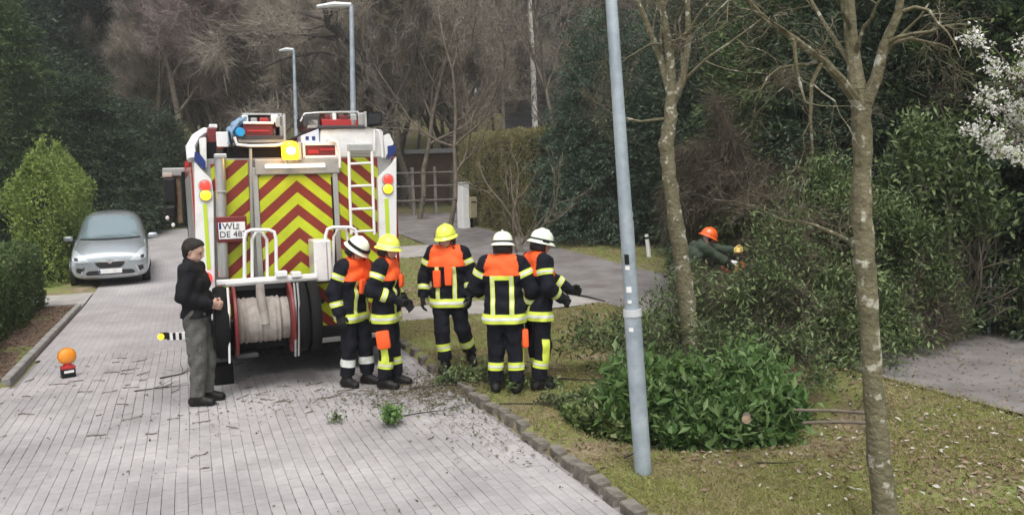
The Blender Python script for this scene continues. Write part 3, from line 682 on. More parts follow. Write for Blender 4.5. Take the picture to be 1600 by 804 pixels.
# blossom
rs = RS(201); b = at(1660, 520, 9.2); t = thing('blossom_tree', 'shrub covered in white spring blossom above the dark evergreens', 'tree', (b.x, b.y, 0)); O = Vector(t.location)
tips = [(1600, 90), (1570, 130), (1550, 70), (1590, 180), (1560, 200), (1545, 150), (1610, 230), (1575, 245), (1600, 140), (1620, 60), (1590, 60), (1580, 100), (1555, 95), (1545, 175), (1565, 225)]
mb = MB(); mb.tube([(0, 0, -.1), (.02, .05, 1.0), (-.05, 0, 1.9), (0, 0, 2.6)], [.07, .06, .05, .03], 8)
seeds = []
for x, y in tips:
    e = at(x, y, 9.2 + rs.uniform(-.5, .4)) - O; s0 = Vector((0, 0, rs.uniform(1.4, 2.5))); mid = (s0+e)/2 + Vector((0, 0, .12))
    mb.tube([s0, mid, e], [.018, .012, .005], 6)
    for _ in range(3): seeds.append((tuple(mid.lerp(e, rs.rand())), tuple((e-mid).normalized() + Vector(rs.normal(size=3)*.6)), .4, .005))
mb.build('trunk', M['bark'], t, True)
segs, tw = grow(rs, seeds, 1, .2, .02); link('branches', frustums_mesh('branches', segs, 4), M['bark'], t)
tw = tw[np.sin(9*tw[:, 0]+7*tw[:, 2]) + rs.normal(size=len(tw))*.5 > .75]; P = np.repeat(tw[:, :3], 9, 0) + rs.normal(size=(len(tw)*9, 3))*.035
link('blossom', leaves_mesh('blossom', P, rs.normal(size=P.shape), rs.normal(size=P.shape), .04, .032), M['blossom'], t)
P = np.repeat(tw[:, :3], 2, 0) + rs.normal(size=(len(tw)*2, 3))*.09
link('foliage', leaves_mesh('foliage', P, rs.normal(size=P.shape), rs.normal(size=P.shape), .07, .03), M['leaf_bright'], t)

# ---- grass, leaf litter, debris
rs = RS(301)
def scatter(n, x0, x1, y0, y1, pw=1.0):
    X = rs.uniform(x0, x1, n); Y = y0 + (y1-y0)*rs.rand(n)**pw; return X, Y
def not_paved(X, Y):
    k = (X > XR+.16) & ((X < PX0+.07*rs.normal(size=len(X))) | (X > PX1+.05))
    for a, b in DR: k &= ~((Y > a-.02) & (Y < b+.02) & (X < PX1))
    return k & ~((Y > 30.9) & (Y < 35.6))
X, Y = scatter(290000, XR+.1, 7.2, 2.9, 13, 1.7)
pat = np.sin(2.1*X+1.3*np.sin(1.7*Y)) + np.sin(3.7*Y+.8*X) + .8*rs.normal(size=len(X))
k = not_paved(X, Y) & (pat > -.9); X, Y = X[k], Y[k]
dark = np.exp(-(((X-4.7)/1.5)**2 + ((Y-6.5)/1.2)**2)); k = rs.rand(len(X)) > dark*.8; X, Y = X[k], Y[k]; n = len(X)
G = np.stack([X, Y, np.where(X > PX0-.12, .03, ground_z(X, Y))], 1)
tag(link('grass', blades_mesh('grass', G, rs.normal(size=(n, 3))*[.9, .9, .3] + [0, 0, .75], rs.uniform(.018, .06, n), rs.uniform(.004, .009, n), 4), M['grass']), 'short mossy grass covering the roadside verge', 'grass', kind='stuff')
X, Y = scatter(90000, XR+.1, 16, 13, 31); k = not_paved(X, Y); X, Y = X[k], Y[k]; n = len(X)
tag(link('grass', blades_mesh('grass', np.stack([X, Y, ground_z(X, Y)], 1), rs.normal(size=(n, 3))*[.9, .9, .3] + [0, 0, .75], rs.uniform(.03, .09, n), rs.uniform(.008, .02, n), 4), M['grass']), 'thin grass on the far part of the verge', 'grass', kind='stuff')
def litter(name, X, Y, Z, L, m, label, cat, par=None, flat=.3):
    n = len(X); P = np.stack([X, Y, Z], 1); D = rs.normal(size=(n, 3))*[1, 1, flat]; N = rs.normal(size=(n, 3))*flat + [0, 0, 1]
    return tag(link(name, leaves_mesh(name, P, D, N, L*rs.uniform(.5, 1.4, n), L*.55*rs.uniform(.5, 1.3, n), .2), m), label, cat, kind='stuff')
X, Y = scatter(9000, XR+.15, 6.9, 2.9, 13, 1.3); pat = np.sin(1.1*X+2)+np.sin(1.9*Y+X)+rs.normal(size=len(X))*.5; k = not_paved(X, Y) & (pat > -.2); X, Y = X[k], Y[k]
litter('leaf_litter', X, Y, ground_z(X, Y)+.015, .055, M['litter'], 'brown dead leaves strewn over the verge', 'leaves')
X, Y = scatter(420, 3.6, 6.8, 3.4, 7.2); litter('leaf_litter', X, Y, ground_z(X, Y)+.025, .05, M['litter_pale'], 'pale dead leaves dotted over the moss under the lichen spotted tree', 'leaves')
X, Y = scatter(1500, PX0, PX1, 3.5, 10.5); litter('leaf_litter', X, Y, .034+.006*rs.rand(len(X)), .045, M['litter'], 'brown leaves and bark bits strewn over the footpath by the fallen tree', 'leaves', flat=.2)
# soil strip and hedge foot litter, left
X, Y = scatter(2600, -2.85, XL-.14, 11.1, 18.2); litter('leaf_litter', X, Y, rise_np(X, Y)+.065, .045, M['litter'], 'brown leaf litter on the soil strip under the low hedge', 'leaves')
# debris on the road behind the fire engine and along the right kerb
g1 = rs.normal(size=(1500, 2))*[.42, .45] + [2.25, 8.35]; g2 = rs.normal(size=(450, 2))*[.9, .4] + [1.3, 8.6]; g3 = np.stack([rs.uniform(-2, 2.5, 160), rs.uniform(5, 12, 160)], 1); g4 = rs.normal(size=(700, 2))*[.3, 1.0] + [2.5, 7.2]; g5 = rs.normal(size=(1600, 2))*[.30, .40] + [2.75, 8.6]
g = np.concatenate([g1, g2, g3, g4, g5]); X, Y = g[:, 0], g[:, 1]; Z = np.where(X > XR+.1, ground_z(X, Y)+.02, .008 + .02*rs.rand(len(X))*(X > 1.8))
litter('leaf_debris', X, Y, Z, .035, leaf_mat('debris_leaves', [(.05, .06, .02), (.10, .10, .04), (.17, .14, .08), (.09, .06, .04)], .8, .1), 'torn leaves and bits of bark scattered on the road behind the firefighters', 'debris', flat=.25)
segs = []
for cx, cy, sx, sy, n in ((2.2, 8.3, .4, .3, 70), (.9, 8.7, .9, .3, 34), (-1.0, 10.6, .8, .7, 40), (0, 7.5, 1.6, 1.2, 10)):
    for _ in range(n):
        x, y = rs.normal(cx, sx), rs.normal(cy, sy); a = rs.normal(0, .6); x = min(x, XR-.05); l = rs.uniform(.05, .22)
        for _s in range(3):
            a += rs.normal(0, .3); x2, y2 = x+math.cos(a)*l/3, y+math.sin(a)*l/3; r = rs.uniform(.003, .007); segs.append([x, y, .007, x2, y2, .008 + .01*rs.rand(), r, r*.8]); x, y = x2, y2
tag(link('twig_debris', frustums_mesh('twig_debris', np.array(segs), 4), M['bark']), 'small broken twigs lying on the paved road', 'debris', kind='stuff')
# single branches one can pick out
def branch(name, label, base, dirv, l, r, seed, leafm=None, levels=1, per=4, L=.06, W=.025):
    rs_ = RS(seed); t = thing(name, label, 'branch', base); segs, tw = grow(rs_, [((0, 0, r), dirv, l, r)], levels, .13, -.01, kids=.7, first=.2)
    for c in (2, 5): segs[:, c] = np.abs(segs[:, c]-r)*.6 + r*.6
    tw[:, 2] = np.abs(tw[:, 2]-r)*.6 + r
    link('stem', frustums_mesh('stem', segs, 5), M['dark_bark'], t)
    if leafm: leafy(rs_, 'foliage', t, tw[:, :3], tw[:, 3:], per, L, W, leafm, .03)
    return t
p = on_ground(604, 664); branch('fallen_branch', 'small leafy green sprig lying alone on the paving', (p.x, p.y, .005), (.2, -.1, .5), .22, .006, 5, M['leaf_laurel'], 2, 5, .05, .03)
p = on_ground(522, 660); branch('fallen_branch', 'tiny upright green twig standing on the paving', (p.x, p.y, .005), (.1, 0, .9), .10, .006, 8, M['leaf_olive'], 1, 3, .04, .02)
p = on_ground(615, 652); branch('fallen_branch', 'thin dark branch stretching over the paving towards the kerb', (p.x, p.y, .005), (1, -.25, 0), .7, .008, 12, M['leaf_olive'], 1, 2, .05, .02)
p = on_ground(700, 605); branch('fallen_branch', 'leafy branch lying across the uneven kerb blocks', (p.x, p.y, .02), (.9, -.6, .1), .9, .012, 14, M['leaf_olive'], 2, 5, .07, .03)
p = on_ground(640, 610); branch('fallen_branch', 'leafy branch lying at the feet of the firefighter in the yellow and white helmet', (p.x, p.y, .01), (.9, .2, .1), .8, .011, 16, M['leaf_olive'], 2, 5, .07, .03)
p = on_ground(250, 592); branch('fallen_branch', 'thin dark branch on the paving left of the man in black', (p.x, p.y, .005), (1, .15, 0), .8, .010, 18)
p = on_ground(210, 612); branch('fallen_branch', 'crooked thin twig on the paving near the amber warning lamp', (p.x, p.y, .005), (1, -.1, 0), .6, .008, 19)
p = on_ground(860, 600); branch('fallen_branch', 'leafy branch lying in the grass beside the two white helmeted firefighters', (p.x, p.y, .05), (.8, -.4, .15), 1.0, .012, 24, M['leaf_olive'], 2, 5, .07, .03)
p = on_ground(780, 640); branch('fallen_branch', 'short leafy branch lying in the verge just behind the kerb blocks', (p.x, p.y, .05), (.8, -.5, .15), .8, .010, 25, M['leaf_olive'], 2, 5, .06, .03)
# cut log in the laurel and two poles
def log(name, label, a, b, r, endm):
    a, b = Vector(a), Vector(b); t = thing(name, label, 'log', a); d = b-a
    MB().tube([d*0, d*.5 + Vector((0, 0, .01)), d], [r, r*.97, r*.9], 12).build('bark', M['bark'], t, True)
    n = d.normalized(); MB().cone(-n*.004, n*.01, r*.9, r*.9, 14).build('cut_end', endm, t)
    return t
M['cut'] = mat('fresh_cut_wood', (.62, .48, .30), .8, color2=(.45, .32, .18), scale=14)
a = at(1166, 655, 5.75); log('cut_log', 'short cut log with pale sawn end poking from the laurel bush', a, a + Vector((.40, .5, -.16)), .034, mat('weathered_cut_wood', (.34, .25, .16), .85, color2=(.2, .14, .09), scale=20))
a, b = at(1240, 640, 6.3), at(1372, 646, 6.0); log('cut_pole', 'upper of two straight cut stems lying out from the laurel bush', b, a, .014, M['cut'])
a, b = at(1255, 660, 6.2), at(1375, 661, 5.9); log('cut_pole', 'lower of two straight cut stems lying out from the laurel bush', b, a, .014, M['cut'])
for i, (x, y) in enumerate([(1180, 735), (975, 728)]):
    p = on_ground(x, y); branch('fallen_branch', ['pale bare stick lying on the moss in front of the hollow', 'dark bent stick curving round the foot of the leaning lamp post'][i], (p.x, p.y, .06), [(.7, -.5, .0), (.9, .05, .35)][i], [.35, .42][i], .008, 40+i, levels=0)
# ================================================================== STREET FURNITURE, HOUSE, FENCES
M['galv'] = mat('galvanised_steel', (.43, .49, .53), .5, .3, color2=(.25, .30, .34), scale=3.5, bump=.1)
M['galv_pale'] = mat('pale_painted_steel', (.55, .57, .58), .5, .2, var=.15)
M['white'] = mat('white_paint', (.78, .78, .76), .45, var=.08, scale=5)
M['black'] = mat('black_plastic', (.008, .008, .009), .5, spec=.3)
M['rubber'] = mat('tyre_rubber', (.008, .008, .008), .85, var=.3, scale=20, spec=.2)
M['amber'] = mat('amber_lens', (.85, .30, .02), .15, coat=.5)
M['amber_lit'] = mat('lit_amber_lens', (.9, .45, .02), .3, emit=(1, .42, .01), estr=3.2)
M['red'] = mat('red_paint', (.42, .02, .02), .35, coat=.3, var=.15)
M['wood_grey'] = mat('weathered_grey_wood', (.26, .24, .21), .9, color2=(.16, .14, .12), scale=9)
M['wood_brown'] = mat('brown_wood', (.20, .13, .08), .9, color2=(.12, .08, .05), scale=9)
M['sticker'] = mat('white_sticker', (.75, .75, .73), .6)

# near lamp post
b = on_ground(1005, 743); lamp = thing('street_lamp', 'leaning galvanised lamp post with stickers at the edge of the verge', 'street lamp', (b.x, b.y, float(ground_z(b.x, b.y)))); O = Vector(lamp.location)
u = depth(b.x, b.y); top = at(955, 0, u) - O; axis = top.normalized(); zc = (at(990, 489, u)-O).dot(axis)
MB().tube([-axis*.15, axis*zc], [.066, .064], 20).build('base_tube', M['galv'], lamp, True)
MB().tube([axis*(zc-.02), axis*(zc+.03)], [.072, .068], 20).build('collar', M['galv_pale'], lamp, True)
MB().tube([axis*zc, axis*3.0, axis*5.6], [.054, .044, .036], 20).build('upper_tube', M['galv'], lamp, True)
hd = axis*5.6; MB().box(-.75, .05, -.09, .09, -.05, .05, .03, 2).build('luminaire', M['galv_pale'], lamp).location = hd
side = (Vector((0, 0, CAMH)) - Vector(b)); side.z = 0; side.normalize(); lat = Vector((side.y, -side.x, 0))
for i, (y, w, h, mm) in enumerate([(404, .035, .075, M['black']), (417, .035, .03, M['sticker']), (451, .04, .045, M['sticker']), (470, .03, .025, M['sticker']), (513, .035, .03, M['sticker'])]):
    c = axis*((at(983, y, u)-O).dot(axis)); rr = .067 if c.dot(axis) < zc else .056
    mb = MB()
    for j in range(5):   # curved patch hugging the tube
        pass
    a0 = .25; vs_ = []
    for j in range(5):
        a = a0 + (j/4-.5)*w/rr
        dv = side*math.cos(a) - lat*math.sin(a)*-1
        vs_.append([mb.bm.verts.new(c + dv*rr*1.01 + axis*(h*(e-.5))) for e in (0, 1)])
    for q, r2 in zip(vs_, vs_[1:]): mb.bm.faces.new((q[0], r2[0], r2[1], q[1]))
    mb.build('sticker', mm, lamp)
# two lamps further up the street
for (xb, yt, xt, u, arm, lab) in [(552, 8, 549, 21.5, 1, 'tall street lamp standing just beyond the fire engine'), (466, 78, 459, 31.5, .62, 'smaller street lamp far up the road beyond the fire engine')]:
    p = at(xb, 330, u); z = float(ground_z(p.x, p.y)); t = thing('street_lamp', lab, 'street lamp', (p.x, p.y, z)); O = Vector(t.location)
    tp = at(xt, yt, u)-O; r = .075
    MB().tube([(0, 0, -.1), (0, 0, 1.0), tp*.6, tp], [r*1.15, r*1.1, r, r*.75], 12).build('pole', M['galv'], t, True)
    L = -RGT*.9*arm; c = tp
    mb = MB(); mb.tube([c, c+L*.5+Vector((0, 0, .02)), c+L+Vector((0, 0, -.02))], [.06, .085, .05], 8); mb.build('luminaire', M['galv_pale'], t, True)
# marker posts by the path
for (x, yt, yb, xt, w, lab) in [(990, 332, 402, 986, .055, 'taller white marker post at the far edge of the footpath'), (1015, 366, 405, 1010, .055, 'shorter white marker post at the far edge of the footpath')]:
    p = on_ground(x, yb); t = thing('marker_post', lab, 'post', (p.x, p.y, rise(p.x, p.y))); u = depth(p.x, p.y); tp = at(xt, yt, u)-Vector(t.location)
    MB().tube([(0, 0, -.1), tp*.5, tp], [w*1.1, w, w*.9], 8).build('shaft', M['white'], t, True)
    MB().tube([tp*.82, tp*.9], [w*1.04, w*1.02], 8).build('reflector_band', M['black'], t, True)
# gate pillar with letter box
p = on_ground(724, 357); t = thing('letter_box_pillar', 'white gate pillar with a beige letter box beside the brown hedge', 'pillar', (p.x, p.y, rise(p.x, p.y)), .25)
MB().box(-.13, .19, -.2, .2, -.1, 1.66, .02).build('pillar', M['white'], t)
MB().box(-.16, .22, -.23, .23, 1.66, 1.72, .015).build('cap', M['galv_pale'], t)
lb = MB().box(.14, .46, -.3, -.02, .38, 1.16, .02).build('letter_box', mat('beige_letter_box', (.36, .32, .20), .6, var=.2), t)
MB().box(.20, .40, -.305, -.295, .95, 1.0).build('slot', M['black'], lb)
MB().box(.26, .32, -.2, -.12, -.1, .39).build('stand', M['black'], t)
# rail fences
def rail_fence(label, A, B, n, h, rails, m, thick=.05):
    A, B = Vector(A), Vector(B); t = thing('rail_fence', label, 'fence', (A+B)/2); O = Vector(t.location)
    for i in range(n):
        c = A.lerp(B, i/(n-1)) - O; MB().box(-.06, .06, -.06, .06, -.2, h*1.08, .01).build('post', m, t).location = c
    d = (B-A).normalized(); q = d.to_track_quat('X', 'Z')
    for k in rails:
        o = MB().box(-(B-A).length/2, (B-A).length/2, -.02, .02, -thick, thick, .008).build('rail', m, t); o.location = Vector((0, 0, h*k)) - d.cross(Vector((0, 0, 1)))*-.075; o.rotation_euler = q.to_euler()
    return t
a = at(612, 345, 36); b = at(716, 345, 36.6); a.z = b.z = rise(a.x, a.y)
rail_fence('weathered grey post and rail fence across the side street', a, b, 4, 2.0, (.34, .66, .96), M['wood_grey'], .035)
a = at(205, 372, 34); b = at(292, 372, 34.5); a.z = b.z = rise(a.x, a.y)
rail_fence('low brown rail fence at the bend behind the parked silver car', a, b, 4, 1.0, (.45, .9), M['wood_brown'], .06)
# far garden hedge under the fence
# wire fence right
a = on_ground(1440, 520); b = on_ground(1625, 540); a = Vector((10.15, 8.6, .03)); b = Vector((10.25, 6.3, .03))
a = at(1420, 520, 11.2); b = at(1640, 530, 10.5); a.z = b.z = .05
t = thing('wire_fence', 'grey metal wire fence half buried in the dark evergreen shrubs', 'fence', (a+b)/2); O = Vector(t.location)
for i in range(4):
    c = a.lerp(b, (i+.33)/4)-O; MB().tube([c+Vector((0, 0, -.2)), c+Vector((0, 0, .72))], .022, 8).build('post', M['galv_pale'], t, True)
for k in range(4):
    z = .12+.17*k; MB().tube([a-O+Vector((0, 0, z)), b-O+Vector((0, 0, z))], .006, 5).build('wire', M['galv_pale'], t)

# house behind the birch
M['roof'] = mat('dark_roof_tiles', (.085, .08, .08), .85, color2=(.05, .048, .05), scale=5, bump=.2)
M['wall_pale'] = mat('pale_render_wall', (.42, .39, .35), .9, var=.15, scale=2)
p = at(845, 340, 45); z = float(ground_z(p.x, p.y)); hs_ = thing('house', 'house with big dark tiled roof behind the birch and the brown hedge', 'house', (p.x, p.y, z), -YAW); W = 3.4
w = MB(); w.box(-W/2-.1, W/2+1.2, .5, 8, -.5, 4.4); w.build('wall', M['wall_pale'], hs_)
w = MB(); w.prism([(-.2, 3.6), (4.3, 10.3), (8.9, 3.6)], 'X', -W/2+.05, W/2+1.1); rf = w.build('roof', M['roof'], hs_)
n = 17
for i in range(n):
    f0, f1 = i/n, (i+1)/n+.02
    y0, z0 = -.25+4.55*f0, 3.6+6.75*f0; y1, z1 = -.25+4.55*f1, 3.6+6.75*f1
    c = MB(); c.prism([(y0-.06, z0+.05), (y0-.06, z0+.14), (y1-.02, z1+.06), (y1, z1)], 'X', -W/2-.15, W/2+1.3); c.build('tile_course', M['roof'], rf)
MB().box(-W/2-.26, -W/2-.14, -.4, .0, 3.3, 3.75).build('gutter_end', M['wall_pale'], rf)
c = MB(); c.prism([(-.4, 3.5), (-.3, 3.85), (4.3, 10.5), (4.3, 10.1)], 'X', -W/2-.28, -W/2-.16); c.build('verge_board', M['wall_pale'], rf)
wd = MB().box(-.7, .7, .44, .52, 1.2, 2.6).build('window', M['white'], hs_); MB().box(-.62, .62, .42, .445, 1.28, 2.52).build('pane', mat('dark_window_glass', (.03, .035, .04), .1), wd)
# pale shed far behind
p = at(672, 300, 48); z = float(ground_z(p.x, p.y)); t = thing('shed', 'small shed with pale flat roof far behind the rail fence', 'shed', (p.x, p.y, z), -YAW)
MB().box(-1.4, 1.4, 0, 3, -.3, 3.0).build('wall', M['wood_brown'], t); MB().box(-1.7, 1.7, -.4, 3.3, 3.0, 3.25).build('roof', M['galv_pale'], t)

# amber warning lamp on the road
p = on_ground(107, 589); t = thing('warning_lamp', 'amber flashing warning lamp on a black and red battery box standing on the road', 'warning lamp', (p.x, p.y, 0), .35)
MB().box(-.078, .078, -.055, .055, 0, .12, .012, 2).build('battery_box', M['black'], t)
MB().box(-.080, .080, -.057, .057, .108, .150, .012, 2).build('box_lid', M['red'], t)
MB().box(-.055, .055, -.060, -.054, .065, .095).build('reflective_label', M['sticker'], t)
MB().cone((0, 0, .145), (0, 0, .19), .045, .05, 14).build('lamp_neck', M['red'], t, True)
MB().lathe([(.005, -.052), (.06, -.05), (.092, -.03), (.1, 0), (.092, .03), (.06, .05), (.005, .052)], (0, 0, .27), 24, 'Y').build('lens', M['amber'], t, True)
MB().lathe([(.10, -.014), (.108, -.012), (.108, .012), (.10, .014)], (0, 0, .27), 24, 'Y').build('lens_ring', mat('orange_housing', (.6, .22, .03), .4), t, True)
# ================================================================== FIRE ENGINE
YR = 9.9
T = thing('fire_engine', 'fire engine seen from behind with lime and red chevrons, amber beacon and hose reel', 'fire engine', (1.26, YR, 0), math.radians(.8))
TO = Vector(T.location)
def R(px, py, dy=0):
    q = on_y(px, py, YR+dy) - TO; return q.x, q.z
def chevron_mat():
    m = mat('lime_and_red_chevrons', (.5, .6, .02), .45); nt = m.node_tree; b = nt.nodes['Principled BSDF']; tc = [n for n in nt.nodes if n.type == 'TEX_COORD'][0]
    sp = nt.nodes.new('ShaderNodeSeparateXYZ'); nt.links.new(tc.outputs['Object'], sp.inputs[0])
    sh = _n(nt, 'ShaderNodeMath', operation='SUBTRACT'); sh.inputs[1].default_value = CHX; nt.links.new(sp.outputs[0], sh.inputs[0])
    ab = _n(nt, 'ShaderNodeMath', operation='ABSOLUTE'); nt.links.new(sh.outputs[0], ab.inputs[0])
    mu = _n(nt, 'ShaderNodeMath', operation='MULTIPLY_ADD'); mu.inputs[1].default_value = .86; nt.links.new(ab.outputs[0], mu.inputs[0]); nt.links.new(sp.outputs[2], mu.inputs[2])
    dv = _n(nt, 'ShaderNodeMath', operation='MULTIPLY_ADD'); dv.inputs[1].default_value = 1/.279; dv.inputs[2].default_value = CHP; nt.links.new(mu.outputs[0], dv.inputs[0])
    fr = _n(nt, 'ShaderNodeMath', operation='FRACT'); nt.links.new(dv.outputs[0], fr.inputs[0])
    gt = _n(nt, 'ShaderNodeMath', operation='GREATER_THAN'); gt.inputs[1].default_value = .5; nt.links.new(fr.outputs[0], gt.inputs[0])
    mx = _n(nt, 'ShaderNodeMix', data_type='RGBA'); mx.inputs[6].default_value = (.46, .54, .012, 1); mx.inputs[7].default_value = (.205, .022, .011, 1)
    nt.links.new(gt.outputs[0], mx.inputs[0])
    no = _n(nt, 'ShaderNodeTexNoise', Scale=3.5, Detail=6, Roughness=.7); nt.links.new(tc.outputs['Object'], no.inputs['Vector'])
    mr = _n(nt, 'ShaderNodeMapRange'); mr.inputs['From Min'].default_value = .35; mr.inputs['From Max'].default_value = .75; mr.inputs['To Min'].default_value = 1.05; mr.inputs['To Max'].default_value = .72
    nt.links.new(no.outputs[0], mr.inputs['Value']); sc = _n(nt, 'ShaderNodeVectorMath', operation='SCALE'); nt.links.new(mx.outputs[2], sc.inputs[0]); nt.links.new(mr.outputs[0], sc.inputs['Scale'])
    nt.links.new(sc.outputs[0], b.inputs['Base Color']); return m
CHX, _z0 = R(463, 283)
CHP = -(_z0-.13)/.279 + .5
M['chev'] = chevron_mat()
M['alu'] = mat('brushed_aluminium', (.52, .52, .51), .35, .7, var=.12, scale=12)
M['alu_dull'] = mat('dull_aluminium', (.36, .36, .35), .5, .4, var=.2, scale=6)
M['twhite'] = mat('glossy_white_paint', (.74, .74, .73), .3, coat=.4, color2=(.52, .51, .48), scale=4, lo=.5, hi=.8)
M['dark'] = mat('black_chassis', (.007, .007, .008), .7, spec=.2)
M['steel_dark'] = mat('dark_grey_steel', (.05, .05, .055), .45, .3)
M['lime'] = mat('lime_reflective', (.48, .62, .03), .4)
M['blue'] = mat('blue_paint', (.012, .03, .16), .35)
M['skyblue'] = mat('bright_blue_plastic', (.02, .30, .62), .4)
M['red_lit'] = mat('lit_red_lens', (.7, .02, .02), .3, emit=(1, .05, .03), estr=1.1)
M['yel_lit'] = mat('lit_yellow_lens', (.9, .55, .02), .3, emit=(1, .62, .02), estr=1.3)
M['bar_lit'] = mat('lit_white_bar', (.8, .75, .6), .3, emit=(1, .93, .75), estr=1.0)
M['hose'] = mat('beige_canvas_hose', (.35, .32, .29), .9, color2=(.22, .19, .165), scale=6, bump=.4, bscale=60)
M['maroon'] = mat('dark_red_steel', (.16, .015, .015), .5, var=.25)
M['rail'] = mat('white_tube_rail', (.75, .75, .74), .35)
def B(name, x0, x1, y0, y1, d0, d1, m, bev=.008, par=None, ref=None):
    dd = d0 if ref is None else ref; xm, ym = (x0+x1)/2, (y0+y1)/2
    a, _ = R(x0, ym, dd); b, _ = R(x1, ym, dd); _, z1 = R(xm, y0, dd); _, z0 = R(xm, y1, dd)
    return MB().box(a, b, d0, d1, z0, z1, bev, 2 if bev else 1).build(name, m, par or T)
def PP(px, py, d): x, z = R(px, py, d); return Vector((x, d, z))
def PT(name, pts, r, m, par=None, n=8): return MB().tube([PP(*p) for p in pts], r, n).build(name, m, par or T, True)
def PO(name, poly, d0, d1, m, par=None, bev=0):
    mb = MB(); mb.prism([R(x, y, d0) for x, y in poly], 'Y', d0, d1)
    if bev: bmesh.ops.bevel(mb.bm, geom=list(mb.bm.edges), offset=bev, segments=2, affect='EDGES')
    return mb.build(name, m, par or T)
zb = R(461, 508)[1]; ztop = R(461, 246)[1]
hw = 1.20
body = MB(); body.box(-hw, hw, .03, 5.2, zb, ztop, .02); body = body.build('body', mat('red_lacquer', (.40, .015, .012), .3, coat=.5), T)
for s in (-1, 1):
    for k in range(3):
        y0 = .35+k*1.6; MB().box(s*hw-.008 if s < 0 else hw-.002, s*hw+.002 if s < 0 else hw+.008, y0, y0+1.4, zb+.25, ztop-.15).build('side_shutter', M['alu'], body)
MB().box(-.45, .45, .2, 7.2, .45, zb-.004, .02).build('chassis', M['dark'], T)
MB().box(-1.15, 1.15, .25, 1.25, .33, zb-.004, .03).build('rear_shading_underbody', M['dark'], T); MB().box(-1.15, 1.15, 2.35, 5.3, .26, zb-.004, .03).build('mid_shade_box', M['dark'], T)  # underbody lowered and a box added to darken the ground beneath
for s in (-1, 1): MB().box(s*1.17-.02, s*1.17+.02, .2, 1.2, .36, zb-.004, .01).build('side_light_block', M['dark'], T)  # added side walls that keep light out from under the flanks
MB().box(-.7, .7, .5, 2.3, .30, .5, .03).build('rear_shade_box', M['dark'], T)  # low box added to deepen the shade under the rear
# cab
cab = MB(); cab.prism([(5.35, .55), (7.45, .55), (7.5, 1.5), (7.25, 2.75), (5.35, 2.8)], 'X', -1.19, 1.19); cab = cab.build('cab', bpy.data.materials['red_lacquer'], T)
for s in (-1, 1):
    x = s*1.19; w = MB(); w.prism([(6.5, 1.45), (7.38, 1.5), (7.18, 2.5), (6.5, 2.5)], 'X', x-.006, x+.006); w.build('side_window', mat('cab_glass', (.02, .025, .03), .08), cab)
MB().box(-1.05, 1.05, 7.36, 7.46, 1.6, 2.55).build('windscreen', bpy.data.materials['cab_glass'], cab)
# wheels
def tyre_mesh(r, w):
    return MB().lathe([(r*.58, -w/2), (r*.9, -w/2), (r*.98, -w*.42), (r, -w*.3), (r, w*.3), (r*.98, w*.42), (r*.9, w/2), (r*.58, w/2)], (0, 0, 0), 32, 'X').mesh('tyre', True)
tm = tyre_mesh(.5, .27); tm.materials.append(M['rubber'])
rm = MB().lathe([(.02, -.09), (.2, -.09), (.29, -.11), (.295, .11), (.2, .06), (.02, .06)], (0, 0, 0), 24, 'X').mesh('rim', True); rm.materials.append(M['alu_dull'])
for (x, y) in ((-1.02, 1.75), (-.72, 1.75), (1.02, 1.75), (.72, 1.75), (-1.02, 6.2), (1.02, 6.2)):
    w = link('wheel', tm, None, T, (x, y, .5)); link('rim', rm, None, w)
MB().cone((-.7, 1.75, .5), (.7, 1.75, .5), .09, .09, 10).build('axle', M['dark'], T)
# rear panels
B('rear_wall', 306, 616, 246, 440, -.005, .028, M['alu_dull'], .005)
B('chevron_panel', 352, 392, 250, 436, -.02, -.006, M['chev'], .003)
B('chevron_panel', 528, 594, 246, 440, -.02, -.006, M['chev'], .003)
B('chevron_panel', 330, 352, 256, 300, -.02, -.006, M['chev'], .003)
sh = B('rear_shutter', 407, 523, 272, 442, -.03, -.006, M['chev'], .003)
B('door_frame', 398, 407, 262, 442, -.055, -.006, M['alu'], .006); B('door_frame', 523, 531, 246, 436, -.055, -.006, M['alu'], .006)
B('shutter_box', 398, 531, 248, 272, -.075, -.006, M['alu_dull'], .012)
B('seal', 404, 408, 276, 440, -.04, -.02, M['black'], 0); B('seal', 521, 524, 276, 440, -.04, -.02, M['black'], 0)
B('work_light_bar', 414, 508, 256, 262, -.10, -.076, M['bar_lit'], .006)
# corner pillars with lamps
def pillar(poly, top, mx, lamps, lowlamp, strip):
    p = PO('corner_pillar', poly, -.10, .03, M['twhite'], bev=.012)
    for (x0, x1, y0, y1, m) in top: B('corner_trim', x0, x1, y0, y1, -.09, .02, m, .008, ref=-.09)
    for (cx, cy, m) in lamps:
        x, z = R(cx, cy, -.10); lm = MB().lathe([(.06, 0), (.058, -.03), (.04, -.045), (.005, -.05)], (x, -.10, z), 20, 'Y').build('rear_lamp', m, p, True); MB().lathe([(.058, -.02), (.07, -.02), (.07, .0), (.058, .0)], (x, -.10, z), 20, 'Y').build('lamp_ring', M['alu_dull'], lm, True)
    B('reflective_strip', *strip, -.108, -.099, M['lime'], 0, p)
    if lowlamp: x, z = R(*lowlamp, -.10); MB().lathe([(.06, 0), (.058, -.03), (.005, -.045)], (x, -.10, z), 18, 'Y').build('rear_lamp', M['red_lit'], p, True)
    return p
pillar([(303, 252), (312, 262), (330, 280), (333, 300), (337, 500), (308, 500)], [], 0, [(320, 290, M['red_lit']), (321, 305, M['yel_lit'])], (323, 433), (320, 326, 318, 420))
pillar([(620, 244), (612, 258), (590, 278), (591, 300), (596, 500), (621, 500)], [], 0, [(606, 280, M['red_lit']), (606, 295, M['yel_lit'])], (610, 425), (603, 609, 310, 400))
PO('roof_corner', [(311, 216), (322, 214), (323, 262), (314, 262)], -.06, .1, M['twhite'], bev=.008)
